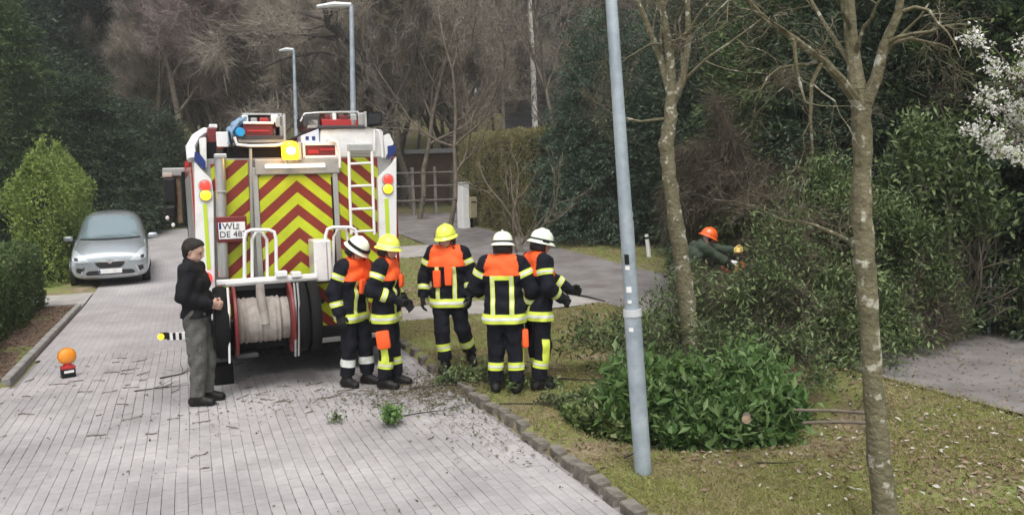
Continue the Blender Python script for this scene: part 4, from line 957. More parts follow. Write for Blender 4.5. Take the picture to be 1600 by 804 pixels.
PO('corner_badge', [(304, 237), (312, 240), (321, 252), (321, 266), (303, 250)], -.075, -.058, M['blue'])
PO('roof_corner', [(600, 212), (609, 208), (616, 224), (602, 248)], -.06, .1, M['twhite'], bev=.008)
PO('corner_badge', [(606, 228), (618, 226), (619, 236), (607, 250)], -.075, -.058, M['blue'])
PT('roof_edge', [(300, 250, .0), (298, 230, .1), (306, 216, .2), (322, 206, .4)], .055, M['twhite']); PT('roof_edge_strip', [(296, 246, .02), (296, 230, .08), (303, 219, .15)], .03, M['lime'])
# pipes
PT('downpipe', [(343, 246, -.12), (346, 340, -.12), (349, 432, -.12)], .058, M['alu'], n=16); B('pipe_cap', 334, 354, 240, 247, -.19, -.05, M['alu'], .01)
B('pipe_clamp', 338, 354, 298, 301, -.185, -.05, M['alu_dull'], .004)
PT('rear_mast', [(391, 232, -.08), (393, 330, -.08), (394, 436, -.08)], .018, M['alu_dull'])
# number plate
pl = B('number_plate', 341, 383, 347, 373, -.20, -.19, M['twhite'], .004); B('plate_holder', 338, 386, 338, 378, -.188, -.12, M['maroon'], .01)
B('country_strip', 341.5, 345, 348, 358, -.203, -.199, M['blue'], 0, pl)
M['ink'] = mat('black_lettering', (.015, .015, .02), .6)
def text_part(s, size, loc, m, par, rx=PI/2):
    c = bpy.data.curves.new('lettering', 'FONT'); c.body = s; c.size = size; c.extrude = .0012; c.align_x = 'LEFT'
    o = bpy.data.objects.new('tmp', c); COL.objects.link(o); bpy.context.view_layer.update()
    me = bpy.data.meshes.new_from_object(o.evaluated_get(bpy.context.evaluated_depsgraph_get())); bpy.data.objects.remove(o)
    o = link('lettering', me, m, par, loc); o.rotation_euler = (rx, 0, 0); return o
x, z = R(347, 358.5, -.20); text_part('WL', .105, (x, -.203, z), M['ink'], pl)
x, z = R(342.5, 371, -.20); text_part('DE 482', .098, (x, -.203, z), M['ink'], pl)
for cy in (351, 356): x, z = R(371, cy, -.2); MB().cone((x, -.204, z), (x, -.199, z), .018, .018, 12).build('seal', M['alu_dull'], pl)
# beacon
bx, bz = R(453, 236, -.16)
bc = MB().lathe([(.07, -.105), (.085, -.10), (.10, -.06), (.10, .06), (.08, .10), (.04, .115), (.004, .12)], (bx, -.16, bz), 20, 'Z').build('beacon', M['amber_lit'], T, True)
MB().cone((bx, -.16, bz-.15), (bx, -.16, bz-.10), .06, .075, 12).build('beacon_foot', M['alu'], bc)
MB().ball((bx, -.245, bz), .05, 3, (1, .5, 1)).build('bulb', mat('glowing_bulb', (1, .8, .4), .3, emit=(1, .75, .28), estr=25), bc, True)
lp = bpy.data.lights.new('beacon_bulb', 'POINT'); lp.energy = 6; lp.color = (1, .55, .1); lp.shadow_soft_size = .12; lo = bpy.data.objects.new('beacon_bulb', lp); COL.objects.link(lo); lo.parent = bc; lo.location = (bx, -.32, bz)
B('beacon_bracket', 466, 471, 222, 250, -.14, -.06, M['alu'], .005)
# red box in white frame right of the beacon
rb = B('lamp_box', 476, 526, 227, 244, -.06, .3, M['maroon'], .01)
for q in ((474, 528, 222, 227), (474, 528, 243, 247), (524, 529, 222, 247), (473, 477, 222, 247)): B('frame_bar', *q, -.075, .0, M['rail'], .004, rb)
B('box_stripe', 500, 523, 232, 235, -.066, -.058, M['red'], 0, rb); B('box_stripe', 482, 498, 234, 240, -.066, -.058, M['red'], 0, rb)
# left roof load
B('roof_crate', 325, 339, 200, 228, .1, .7, M['maroon'], .01); B('roof_lamp', 327, 340, 194, 200, .2, .6, M['twhite'], .01); B('roof_box', 338, 357, 206, 230, .05, .5, M['twhite'], .01)
B('roof_tray', 372, 447, 217, 223, -.05, .9, M['alu_dull'], .006); PT('tray_rail', [(366, 214, -.1), (370, 226, -.1), (390, 228, -.1), (430, 227, -.1), (449, 224, -.1)], .018, M['rail'])
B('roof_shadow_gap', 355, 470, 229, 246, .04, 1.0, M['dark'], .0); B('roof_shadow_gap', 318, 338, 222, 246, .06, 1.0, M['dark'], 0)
rl = B('hose_box', 380, 427, 194, 214, -.02, .8, M['maroon'], .015); B('box_edge', 380, 428, 190, 194, -.04, .8, M['rail'], .006, rl); B('box_handle', 386, 420, 203, 206, -.03, -.018, M['red'], .002, rl)
B('tray_panel', 376, 442, 212, 218, -.06, -.02, M['steel_dark'], .004)
x, z = R(375, 207, -.05); rr = MB().lathe([(.02, -.06), (.045, -.06), (.055, -.03), (.055, .05), (.045, .08), (.02, .08)], (x, -.05, z), 18, 'Y').build('blue_coupling', M['skyblue'], T, True)
for (px, py, r) in ((362, 215, .05), (368, 198, .06), (360, 205, .05), (374, 192, .05)): x, z = R(px, py, .1); MB().ball((x, .1, z), r, 2, (1, 1.6, 1.2)).build('rolled_cover', mat('pale_blue_sheet', (.22, .34, .48), .6, var=.3) if 'pale_blue_sheet' not in bpy.data.materials else bpy.data.materials['pale_blue_sheet'], T, True)
PT('cover_strap', [(358, 226, .0), (362, 205, -.02), (372, 190, .0), (384, 184, .1)], .02, bpy.data.materials['pale_blue_sheet'])
PT('cable_loop', [(372, 226, -.08), (366, 236, -.08), (360, 222, -.08), (358, 206, -.05)], .012, M['dark'])
for k, (x0, x1, y0, y1, m) in enumerate([(378, 388, 180, 190, M['twhite']), (424, 435, 179, 191, M['twhite']), (430, 442, 182, 198, M['alu']), (392, 402, 184, 191, M['alu_dull']), (406, 420, 184, 190, M['red']), (437, 444, 180, 222, M['alu_dull'])]): B('roof_fitting', x0, x1, y0, y1, .1, .5, m, .01, ref=.1)
ld = B('roof_ladder', 379, 441, 177, 180, .2, 4.8, M['alu'], .004)
for k in range(9): MB().box(*sorted((R(381, 180, .2)[0], R(439, 180, .2)[0])), .4+k*.5, .44+k*.5, R(410, 184, .2)[1], R(410, 180, .2)[1]).build('rung', M['alu_dull'], ld)
PT('tray_post', [(444, 178, .0), (445, 222, -.02)], .018, M['alu'])
# right roof locker
lk = PO('roof_locker', [(500, 202), (570, 197), (599, 203), (601, 246), (500, 246)], .0, 3.0, M['twhite'], bev=.015)
B('locker_lid', 497, 571, 196, 201, -.03, 3.0, M['steel_dark'], .008, lk); B('step_plate', 544, 580, 224, 240, -.04, -.002, M['alu'], .006, lk)
PO('side_flap', [(470, 212), (498, 201), (499, 222), (471, 224)], -.02, .3, mat('pale_blue_white_panel', (.50, .58, .72), .4), bev=.004)
for x in (480, 490): B('blue_mark', x-2.5, x+2.5, 213, 219, -.026, -.019, M['blue'], 0)
for k, (x0, x1, y0, y1, m) in enumerate([(503, 560, 186, 197, M['red']), (508, 517, 179, 187, M['maroon']), (520, 526, 177, 188, M['rail']), (530, 545, 180, 188, M['maroon']), (548, 558, 178, 196, M['alu']), (474, 500, 180, 197, M['steel_dark']), (480, 498, 186, 200, M['alu_dull']), (560, 571, 176, 196, M['alu'])]): B('roof_fitting', x0, x1, y0, y1, .05, .6, m, .01, ref=.05)
PT('roof_handle', [(470, 190, .1), (476, 178, .1), (500, 176, .1), (560, 175, .1), (566, 190, .1)], .016, M['alu'])
fl = PO('flood_light', [(573, 175), (598, 174), (597, 196), (572, 197)], -.05, .12, M['black'], bev=.01); PO('glass', [(576, 178), (596, 177), (595, 193), (575, 194)], -.058, -.049, mat('dark_lamp_glass', (.02, .02, .022), .15), fl); B('flood_frame', 570, 573.5, 174, 198, -.06, .12, M['alu'], .004, fl)
# access ladder
lad = PT('access_ladder', [(545, 234, -.14), (546.5, 300, -.14), (549, 366, -.14)], .018, M['rail']); PT('ladder_rail', [(581, 232, -.14), (583, 300, -.14), (585, 366, -.14)], .018, M['rail'], lad)
for y in (256, 291, 327, 362): o = PT('ladder_rung', [(546 + (y-256)*.03, y, -.14), (582 + (y-256)*.03, y-1.5, -.14)], .015, M['rail'], lad)
B('ladder_head', 543, 582, 225, 236, -.16, -.12, M['alu'], .006, lad)
PT('grab_rail', [(531, 262, -.08), (531, 235, -.10), (526, 222, -.10), (512, 217, -.08), (506, 224, .0)], .016, M['rail']); PT('grab_rail', [(598, 246, -.08), (596, 215, -.1), (592, 204, -.1), (586, 202, -.06), (585, 236, -.04)], .018, M['rail'])
# platform, rails, lower rear
B('platform_beam', 337, 495, 433, 440, -.54, -.44, M['rail'], .008, ref=-.54); B('platform_bar', 350, 496, 438, 443, -.58, -.545, M['alu'], .006)
for q in ((430, 448, 424, 432), (455, 470, 425, 433)): B('platform_bracket', *q, -.60, -.45, M['rail'], .006)
PT('hand_rail', [(381, 438, -.5), (381, 372, -.5), (384, 362, -.5), (392, 359, -.5), (418, 359, -.5), (427, 362, -.5), (430, 372, -.5), (431, 438, -.5)], .02, M['rail'])
PT('hand_rail', [(393, 438, -.42), (393, 374, -.42), (400, 362, -.42), (408, 362, -.42), (416, 374, -.42), (417, 438, -.42)], .018, M['rail'])
PT('hand_rail', [(509, 436, -.4), (508, 368, -.4), (511, 358, -.4), (520, 355, -.4), (545, 355, -.4), (554, 358, -.4), (557, 368, -.4), (558, 436, -.4)], .02, M['rail'])
PT('hand_rail', [(520, 436, -.34), (521, 370, -.34), (528, 358, -.34), (540, 358, -.34), (543, 372, -.34), (544, 436, -.34)], .017, M['rail'])
B('white_locker_box', 490, 518, 375, 440, -.46, -.06, M['twhite'], .02, ref=-.46); B('box_seam', 510, 511.5, 378, 438, -.466, -.455, M['alu_dull'], 0)
B('chevron_panel', 493, 597, 440, 505, -.06, .02, M['chev'], .004); B('chevron_panel', 337, 372, 446, 500, -.06, .02, M['chev'], .004); B('lower_rear', 370, 495, 442, 505, -.03, .02, M['dark'], .004)
for x in (503, 590): cx, cz = R(x, 470, -.06); MB().cone((cx, -.075, cz), (cx, -.058, cz), .03, .03, 14).build('socket', M['black'], T)
bp = B('rear_bumper', 494, 600, 506, 545, -.10, .4, M['dark'], .02); B('step_bar', 496, 598, 524, 531, -.14, -.10, M['alu'], .006, bp); B('rear_bumper', 306, 364, 500, 556, -.10, .4, M['dark'], .02)
MB().box(-1.18, -.78, 1.2, 1.24, .12, .8).build('shading_flap', M['rubber'], T); MB().box(.78, 1.18, 1.2, 1.24, .12, .8).build('shading_flap', M['rubber'], T)  # flaps added so light gets underneath only from the rear
# fold-out striped marker arm on the left flank
ar = B('marker_arm', 262, 300, 519, 530, .8, .84, M['white'], .003, ref=.8)
for k in range(4): B('dark_stripe', 262+k*9.5, 266.5+k*9.5, 519, 530, .795, .801, M['black'], 0, ar, ref=.795)
x, z = R(253, 525, .8); MB().lathe([(.02, 0), (.038, -.01), (.038, -.03), (.008, -.04)], (x, .82, z), 16, 'Y').build('arm_lamp', M['yel_lit'], ar, True); B('lamp_holder', 252, 264, 519, 529, .81, .85, M['black'], .003, ar, ref=.81)
# mirrors
def RM(px, py, d=6.9): return PP(px, py, d)
B('mirror_arm', 262, 300, 262, 275, 6.8, 6.95, M['alu_dull'], .02, ref=6.8); B('mirror_post', 284, 292, 272, 348, 6.85, 6.95, M['wood_brown'], .01, ref=6.85)
B('side_mirror', 264, 284, 277, 318, 6.75, 6.95, M['black'], .04, ref=6.75); B('side_mirror', 267, 285, 320, 341, 6.75, 6.95, M['black'], .05, ref=6.75)
B('mirror_cap', 262, 278, 270, 277, 6.74, 6.96, mat('beige_plastic', (.40, .33, .27), .6), .02, ref=6.74)
for (px, py) in ((270, 340), (279, 351)): p = PP(px, py, 6.7); MB().ball(p, .035, 2, (1, .4, 1.2)).build('side_marker', M['twhite'], T, True)
B('mirror_post', 293, 300, 268, 352, 5.3, 5.4, M['dark'], .01, ref=5.3)

# ---- hose reel on the rear carrier (wheels, flanges, drum, hose)
HR = thing('hose_reel', 'wheeled reel wound with beige canvas hose hanging on the back of the fire engine', 'hose reel', (1.26, YR-.55, .3)); HO = Vector(HR.location)
D = -.55
def HX(px, py=500): return on_y(px, py, YR+D).x - HO.x
def HZ(py, px=420): return on_y(px, py, YR+D).z - HO.z
zc = (HZ(442) + HZ(552))/2; rw_ = (HZ(442) - HZ(552))/2
def lx(name, x0, x1, prof, m, n=36, par=HR): return MB().lathe([(r, x0+(x1-x0)*t) for r, t in prof], (0, 0, zc), n, 'X').build(name, m, par, True)
lx('hose_drum', HX(371), HX(450), [(.02, 0)] + [(.246 + (.012 if q % 2 else 0) + .006*math.sin(q*2.3) - (.016 if q > 17 else 0), q/21) for q in range(22)] + [(.02, 1)], M['hose'])
for (a, b) in ((364, 370), (451, 457)): lx('flange', HX(a), HX(b), [(.02, 0), (.39, 0), (.40, .2), (.40, .8), (.39, 1), (.02, 1)], M['maroon'])
for (a, b) in ((334, 357), (462, 478)):
    wl = lx('wheel', HX(a), HX(b), [(rw_*.8, 0), (rw_*.95, .02), (rw_, .25), (rw_, .75), (rw_*.95, .98), (rw_*.8, 1)], M['rubber'])
    lx('rim', HX(a)+.01, HX(b)-.01, [(.03, .2), (rw_*.8, .1), (rw_*.81, .9), (.03, .8)], M['maroon'] if a < 400 else M['steel_dark'], par=wl)
wl = lx('wheel', HX(481), HX(497), [(rw_*.8, 0), (rw_*.95, .02), (rw_, .25), (rw_, .75), (rw_*.95, .98), (rw_*.8, 1)], M['rubber'])
lx('axle', HX(334), HX(497), [(.03, 0), (.03, 1)], M['steel_dark'], 12)
MB().tube([(HX(405, 460), -.2, HZ(438)), (HX(407), -.21, HZ(455)), (HX(410), -.22, HZ(478)), (HX(412), -.235, HZ(500))], [.045, .05, .052, .05], 10).build('hose_end', M['hose'], HR, True)
for px in (357, 458, 463):
    MB().tube([(HX(px), -.28, HZ(440)), (HX(px), -.34, HZ(470)), (HX(px-2), -.36, HZ(500)), (HX(px-4), -.3, HZ(552))], .012, 8).build('frame_tube', M['rail'] if px == 357 else M['alu_dull'], HR, True)
MB().box(HX(362), HX(495), .05, .2, HZ(452), HZ(441), .01).build('carrier_beam', M['steel_dark'], HR)
MB().box(HX(366), HX(400), -.1, .2, HZ(553), HZ(546), .01).build('carrier_foot', M['steel_dark'], HR); MB().box(HX(366), HX(455), .1, .25, HZ(545), HZ(440), .01).build('back_plate', M['dark'], HR)
# wheel chock behind the left rear wheels
p = on_ground(343, 599); t = thing('wheel_chock', 'grey and black wheel chock standing behind the left rear wheel', 'wheel chock', (p.x, p.y, 0))
MB().box(-.16, -.055, -.1, .15, 0, .21, .01).build('grey_side', M['alu_dull'], t); MB().box(-.053, .16, -.1, .15, 0, .225, .01).build('block', M['rubber'], t)
# ================================================================== PARKED CAR
M['silver'] = mat('silver_car_paint', (.36, .40, .42), .25, .45, coat=1)
M['carglass'] = mat('windscreen_glass', (.16, .22, .24), .05, coat=1, spec=1)
M['chrome'] = mat('chrome', (.75, .75, .75), .1, 1)
M['trim'] = mat('black_car_trim', (.015, .015, .016), .45)
pl_, pr_ = on_ground(128, 443), on_ground(226, 438)
cc = (pl_+pr_)/2; CAR = thing('parked_car', 'silver compact people carrier parked facing the camera beside the yellow green hedge', 'car', (cc.x, cc.y-.05, rise(cc.x, cc.y)), 0)
CAR.rotation_euler = (math.atan(.045), 0, math.radians(2)); CAR.scale = (.95, 1, 1.0)
# local: +X right in the picture, front at y = -.75, z up; cross-sections (y, half outline from bottom centre to top centre)
sec = [(-.78, [(0, .24), (.45, .24), (.72, .27), (.78, .40), (.78, .50), (.74, .60), (.60, .64), (.30, .65), (0, .66)]),
       (-.72, [(0, .20), (.50, .20), (.80, .24), (.88, .40), (.88, .55), (.85, .69), (.71, .78), (.35, .81), (0, .82)]),
       (-.45, [(0, .18), (.50, .18), (.82, .22), (.895, .42), (.895, .58), (.87, .77), (.75, .90), (.38, .955), (0, .97)]),
       (.0, [(0, .18), (.50, .18), (.83, .22), (.905, .42), (.91, .62), (.895, .86), (.78, 1.0), (.40, 1.06), (0, 1.075)]),
       (.32, [(0, .18), (.50, .18), (.83, .22), (.905, .42), (.915, .66), (.895, .92), (.77, 1.06), (.42, 1.12), (0, 1.135)]),
       (.75, [(0, .18), (.50, .18), (.83, .22), (.905, .42), (.915, .68), (.89, .95), (.735, 1.24), (.42, 1.31), (0, 1.325)]),
       (1.25, [(0, .18), (.50, .18), (.83, .22), (.905, .42), (.915, .70), (.88, .98), (.72, 1.50), (.42, 1.59), (0, 1.605)]),
       (1.8, [(0, .18), (.50, .18), (.83, .22), (.905, .42), (.915, .72), (.88, 1.0), (.71, 1.57), (.40, 1.655), (0, 1.67)]),
       (2.7, [(0, .18), (.50, .18), (.83, .22), (.905, .42), (.91, .74), (.87, 1.0), (.68, 1.55), (.38, 1.63), (0, 1.645)]),
       (3.3, [(0, .22), (.50, .22), (.80, .26), (.88, .44), (.89, .74), (.84, 1.0), (.60, 1.40), (.34, 1.46), (0, 1.47)]),
       (3.5, [(0, .3), (.50, .3), (.74, .33), (.80, .46), (.80, .74), (.74, .95), (.52, 1.2), (.3, 1.25), (0, 1.26)])]
bm = bmesh.new(); rings = []
for y, h in sec:
    full = [(x, z) for x, z in h] + [(-x, z) for x, z in h[-2:0:-1]]
    rings.append([bm.verts.new((x, y, z)) for x, z in full])
n = len(rings[0])
for a, b in zip(rings, rings[1:]):
    for k in range(n): bm.faces.new((a[k], a[(k+1) % n], b[(k+1) % n], b[k]))
bm.faces.new(rings[0]); bm.faces.new(rings[-1][::-1]); bmesh.ops.recalc_face_normals(bm, faces=bm.faces)
me = bpy.data.meshes.new('body'); bm.to_mesh(me); bm.free()
tmp = bpy.data.objects.new('tmp', me); COL.objects.link(tmp); md = tmp.modifiers.new('s', 'SUBSURF'); md.levels = 3; md.render_levels = 3
bpy.context.view_layer.update(); dg = bpy.context.evaluated_depsgraph_get(); bme = bpy.data.meshes.new_from_object(tmp.evaluated_get(dg)); bpy.data.objects.remove(tmp)
for p in bme.polygons: p.use_smooth = True
bm = bmesh.new(); bm.from_mesh(bme)
link('body', bme, M['silver'], CAR); cbvh = BVHTree.FromBMesh(bm); bm.free()
def patch(name, poly, m, off=.006, res=26, par=CAR, thick=.0):
    "panel cut to a front-view outline and laid onto the car's front"
    xs = [p[0] for p in poly]; zs = [p[1] for p in poly]; x0, x1, z0, z1 = min(xs), max(xs), min(zs), max(zs)
    def hit(x, z):
        h = cbvh.ray_cast(Vector((x, -3, z)), Vector((0, 1, 0))); return None if h[0] is None else h[0] + h[1]*off
    b = bmesh.new(); vs_ = [b.verts.new((x, 0, z)) for x, z in poly]; f = b.faces.new(vs_)
    for i in range(1, res):
        for co, no in (((x0+(x1-x0)*i/res, 0, 0), (1, 0, 0)), ((0, 0, z0+(z1-z0)*i/res), (0, 0, 1))):
            bmesh.ops.bisect_plane(b, geom=b.verts[:]+b.edges[:]+b.faces[:], plane_co=co, plane_no=no)
    for v in list(b.verts):
        h = hit(v.co.x, v.co.z)
        if h is None: b.verts.remove(v)
        else: v.co = h
    bmesh.ops.recalc_face_normals(b, faces=b.faces); me = bpy.data.meshes.new(name); b.to_mesh(me); b.free()
    for p in me.polygons: p.use_smooth = True
    return link(name, me, m, par)
def mir(poly): return [(-x, z) for x, z in poly]
ws = patch('windscreen', [(-.70, 1.08), (.70, 1.08), (.67, 1.18), (.60, 1.50), (.32, 1.56), (-.32, 1.56), (-.60, 1.50), (-.67, 1.18)], M['carglass'])
patch('wiper_panel', [(-.71, 1.055), (.71, 1.055), (.70, 1.08), (-.70, 1.08)], M['trim'], .009, par=ws)
g = patch('grille', [(-.34, .60), (-.20, .605), (0, .585), (.20, .605), (.34, .60), (.30, .52), (.22, .465), (-.22, .465), (-.30, .52)], M['trim'], .008)
patch('chrome_bar', [(-.34, .600), (-.30, .635), (-.12, .64), (0, .625), (.12, .64), (.30, .635), (.34, .60), (.12, .612), (0, .59), (-.12, .612)], M['chrome'], .016, par=g)
em = MB(); em.lathe([(.038, -.008), (.052, -.008), (.052, .008), (.038, .008)], (0, -.80, .618), 24, 'Y'); em.box(-.05, .05, -.806, -.796, .612, .624); em.build('emblem', M['chrome'], g, True)
lo_ = [(-.48, .41), (.48, .41), (.56, .36), (.52, .31), (-.52, .31), (-.56, .36)]
lg = patch('lower_grille', lo_, M['trim'], .007); patch('bumper_lip', [(-.62, .30), (.62, .30), (.60, .275), (-.60, .275)], M['alu'], .012)
hl = [(.44, .61), (.55, .72), (.70, .84), (.83, .90), (.86, .80), (.82, .66), (.66, .60)]
for s in (1, -1):
    P = hl if s == 1 else mir(hl)[::-1]
    h = patch('headlight', P, mat('headlight_glass', (.55, .60, .62), .08, coat=1, metal=.3) if s == 1 else bpy.data.materials['headlight_glass'], .010)
    q = [(s*.70, .72), (s*.78, .73), (s*.78, .66), (s*.70, .65)]; patch('lamp_reflector', q if s == 1 else q[::-1], M['trim'], .016, par=h, res=8)
    q = [(s*.60, .47), (s*.74, .50), (s*.76, .40), (s*.66, .36)]; patch('fog_light_recess', q if s == 1 else q[::-1], M['trim'], .008, res=10)
    q = [(s*.56, .50), (s*.60, .50), (s*.67, .345), (s*.63, .33)]; patch('bumper_blade', q if s == 1 else q[::-1], M['chrome'], .011, res=10)
    mm = MB(); mm.box(-.12, .12, -.06, .06, -.075, .075, .05, 3); o = mm.build('side_mirror', M['silver'], CAR, True); o.location = (s*1.01, .62, 1.06)
    MB().tube([(s*.86, .66, 1.0), (s*.95, .64, 1.03)], .03, 8).build('mirror_arm', M['trim'], CAR)
    for y in (.05, 2.6):
        w = MB(); w.lathe([(.20, -.1), (.29, -.1), (.31, -.07), (.31, .07), (.29, .1), (.20, .1)], (0, 0, 0), 28, 'X'); w = w.build('wheel', M['rubber'], CAR, True); w.location = (s*.79, y, .31-.0)
        MB().lathe([(.02, -.06), (.2, -.06), (.205, .07), (.02, .07)], (0, 0, 0), 20, 'X').build('rim', M['alu'], w, True)
    ar = MB(); ar.lathe([(.315, -.09), (.36, -.09), (.36, .02), (.315, .02)], (s*.86, .05, .32), 24, 'X'); ar.build('wheel_arch', M['trim'], CAR, True)
np_ = MB().box(-.26, .26, -.815, -.803, .335, .445, .004).build('number_plate', M['twhite'], CAR); MB().box(-.255, -.225, -.818, -.814, .34, .44).build('country_strip', M['blue'], np_)
MB().box(-.60, .60, -.5, 2.9, .15, .2).build('underbody', M['trim'], CAR)
MB().ball((0, .98, 1.38), .05, 2, (1.6, .4, .7)).build('inner_mirror', M['trim'], CAR)
# ================================================================== PEOPLE
def surface_nets(F, o, h):
    s = F < 0; n = np.array(F.shape)
    cs = [(i, j, k) for i in (0, 1) for j in (0, 1) for k in (0, 1)]
    sl = lambda A, c: A[c[0]:n[0]-1+c[0], c[1]:n[1]-1+c[1], c[2]:n[2]-1+c[2]]
    cnt = sum(sl(s, c).astype(np.int8) for c in cs); mask = (cnt > 0) & (cnt < 8)
    ii = np.argwhere(mask); acc = np.zeros((len(ii), 3)); w = np.zeros((len(ii), 1))
    for a in cs:
        for ax in range(3):
            if a[ax]: continue
            b = list(a); b[ax] = 1
            fa = F[ii[:, 0]+a[0], ii[:, 1]+a[1], ii[:, 2]+a[2]]; fb = F[ii[:, 0]+b[0], ii[:, 1]+b[1], ii[:, 2]+b[2]]
            c = (fa < 0) != (fb < 0); t = np.where(c, fa/np.where(c, fa-fb, 1), 0)
            p = np.tile(np.array(a, float), (len(ii), 1)); p[:, ax] += t
            acc += p*c[:, None]; w += c[:, None]
    V = (ii + acc/w)*h + o
    idx = -np.ones(n-1, int); idx[mask] = np.arange(len(ii)); Fs = []
    for ax in range(3):
        a = [slice(1, -1)]*3; b = [slice(1, -1)]*3; a[ax] = slice(0, n[ax]-1); b[ax] = slice(1, n[ax])
        A, Bv = s[tuple(a)], s[tuple(b)]; e = np.argwhere(A != Bv); off = np.ones(3, int); off[ax] = 0; e = e + off
        u, v = [(1, 2), (2, 0), (0, 1)][ax]; du = np.zeros(3, int); du[u] = 1; dv = np.zeros(3, int); dv[v] = 1
        g = lambda q: idx[q[:, 0], q[:, 1], q[:, 2]]
        q = np.stack([g(e-du-dv), g(e-dv), g(e), g(e-du)], 1)
        ins = s[e[:, 0], e[:, 1], e[:, 2]]; q[~ins] = q[~ins][:, ::-1]; Fs.append(q)
    return V, np.concatenate(Fs)
def sdf_mesh(name, prims, h, k=.03, clips=(), folds=0, seed=0, shrink=0):
    "prims: (a, b, ra, rb) tapered capsules blended together; clips: (point, normal) removes the side the normal points to"
    A = np.array([p[0] for p in prims]); Bp = np.array([p[1] for p in prims]); r = np.array([max(p[2], p[3]) for p in prims])
    lo = np.minimum(A, Bp).min(0) - r.max() - .06; hi = np.maximum(A, Bp).max(0) + r.max() + .06
    n = np.ceil((hi-lo)/h).astype(int) + 1; F = np.full(n, .5)
    gx_, gy_, gz_ = [lo[i] + h*np.arange(n[i]) for i in range(3)]
    for a, b, ra, rb in prims:
        a, b = np.array(a, float), np.array(b, float); m = max(ra, rb) + k*2 + 3*h
        i0 = np.maximum(((np.minimum(a, b)-m-lo)/h).astype(int), 0); i1 = np.minimum(((np.maximum(a, b)+m-lo)/h).astype(int)+2, n)
        X, Y, Z = np.meshgrid(gx_[i0[0]:i1[0]], gy_[i0[1]:i1[1]], gz_[i0[2]:i1[2]], indexing='ij')
        d = b-a; L = max(d@d, 1e-9); t = np.clip(((X-a[0])*d[0] + (Y-a[1])*d[1] + (Z-a[2])*d[2])/L, 0, 1)
        D = np.sqrt((X-a[0]-t*d[0])**2 + (Y-a[1]-t*d[1])**2 + (Z-a[2]-t*d[2])**2) - (ra + (rb-ra)*t)
        S = F[i0[0]:i1[0], i0[1]:i1[1], i0[2]:i1[2]]; hh = np.clip(.5 + .5*(S-D)/k, 0, 1)
        F[i0[0]:i1[0], i0[1]:i1[1], i0[2]:i1[2]] = S*(1-hh) + D*hh - k*hh*(1-hh)
    X, Y, Z = np.meshgrid(gx_, gy_, gz_, indexing='ij')
    if folds:
        q = seed*1.7
        F = F + folds*(np.sin(31*Z + 9*X + 5*np.sin(11*Y+q) + q)*.6 + np.sin(23*X - 19*Z + 13*Y + 2*q)*.5 + np.sin(47*Z - 21*Y + 3*q + 3*np.sin(17*X))*.35)
    for c, nrm in clips:
        F = np.maximum(F, (X-c[0])*nrm[0] + (Y-c[1])*nrm[1] + (Z-c[2])*nrm[2])
    V, Q = surface_nets(F, lo, h)
    return mesh_np(name, V, Q, True)
def seg_d(P, a, b):
    d = b-a; t = np.clip(((P-a)@d)/max(d@d, 1e-9), 0, 1); return np.linalg.norm(P-a-t[:, None]*d, axis=1), t
def cut_part(src, name, planes, m, parent, filt=None, off=.004):
    "strip of cloth lying on a garment: the garment's surface between planes"
    b = bmesh.new(); b.from_mesh(src)
    for co, no in planes: bmesh.ops.bisect_plane(b, geom=b.verts[:]+b.edges[:]+b.faces[:], plane_co=co, plane_no=no, clear_outer=True)
    if filt is not None and len(b.faces):
        C = np.array([f.calc_center_median()[:] for f in b.faces]); Nn = np.array([f.normal[:] for f in b.faces]); ok = filt(C, Nn)
        bmesh.ops.delete(b, geom=[f for f, o_ in zip(list(b.faces), ok) if not o_], context='FACES')
    if not len(b.faces): b.free(); return None
    seen = {}; isl = []          # keep the main piece only, drop stray scraps
    for f in b.faces:
        if f in seen: continue
        st_, comp = [f], []; seen[f] = 1
        while st_:
            g_ = st_.pop(); comp.append(g_)
            for e in g_.edges:
                for q in e.link_faces:
                    if q not in seen: seen[q] = 1; st_.append(q)
        isl.append(comp)
    big_ = max(len(c) for c in isl); bmesh.ops.delete(b, geom=[f for c in isl if len(c) < big_ for f in c], context='FACES')
    b.normal_update()
    for v in b.verts: v.co = v.co + v.normal*off
    me = bpy.data.meshes.new(name); b.to_mesh(me); b.free()
    for p in me.polygons: p.use_smooth = True
    return link(name, me, m, parent)
def hand_prims(w, d, side, nrm, s=1.0, curl=.5, r=.0):
    "palm and five fingers; d points along the fingers, side towards the thumb, nrm out of the palm"
    w, d, side, nrm = [np.array(v, float) for v in (w, d, side, nrm)]; P = []
    for o in (-.028, 0, .026): P.append((w + side*o*.7*s, w + d*.085*s + side*o*s, .020*s+r, .017*s+r))
    for o, L in ((-.033, .060), (-.011, .074), (.011, .078), (.033, .070)):
        b0 = w + d*.088*s + side*o*s; c = curl; d1 = d*math.cos(c) + nrm*math.sin(c); p1 = b0 + d1*L*.5*s
        d2 = d*math.cos(c*2.1) + nrm*math.sin(c*2.1); p2 = p1 + d2*L*.5*s
        P += [(b0, p1, .0095*s+r, .0088*s+r), (p1, p2, .0088*s+r, .0075*s+r)]
    t0 = w + d*.02*s + side*.030*s; t1 = t0 + (d*.6 + side*.6 + nrm*.35)*.048*s; t2 = t1 + (d*.9 + side*.1 + nrm*.4)*.034*s
    P += [(t0, t1, .012*s+r, .0105*s+r), (t1, t2, .0105*s+r, .009*s+r)]
    return P
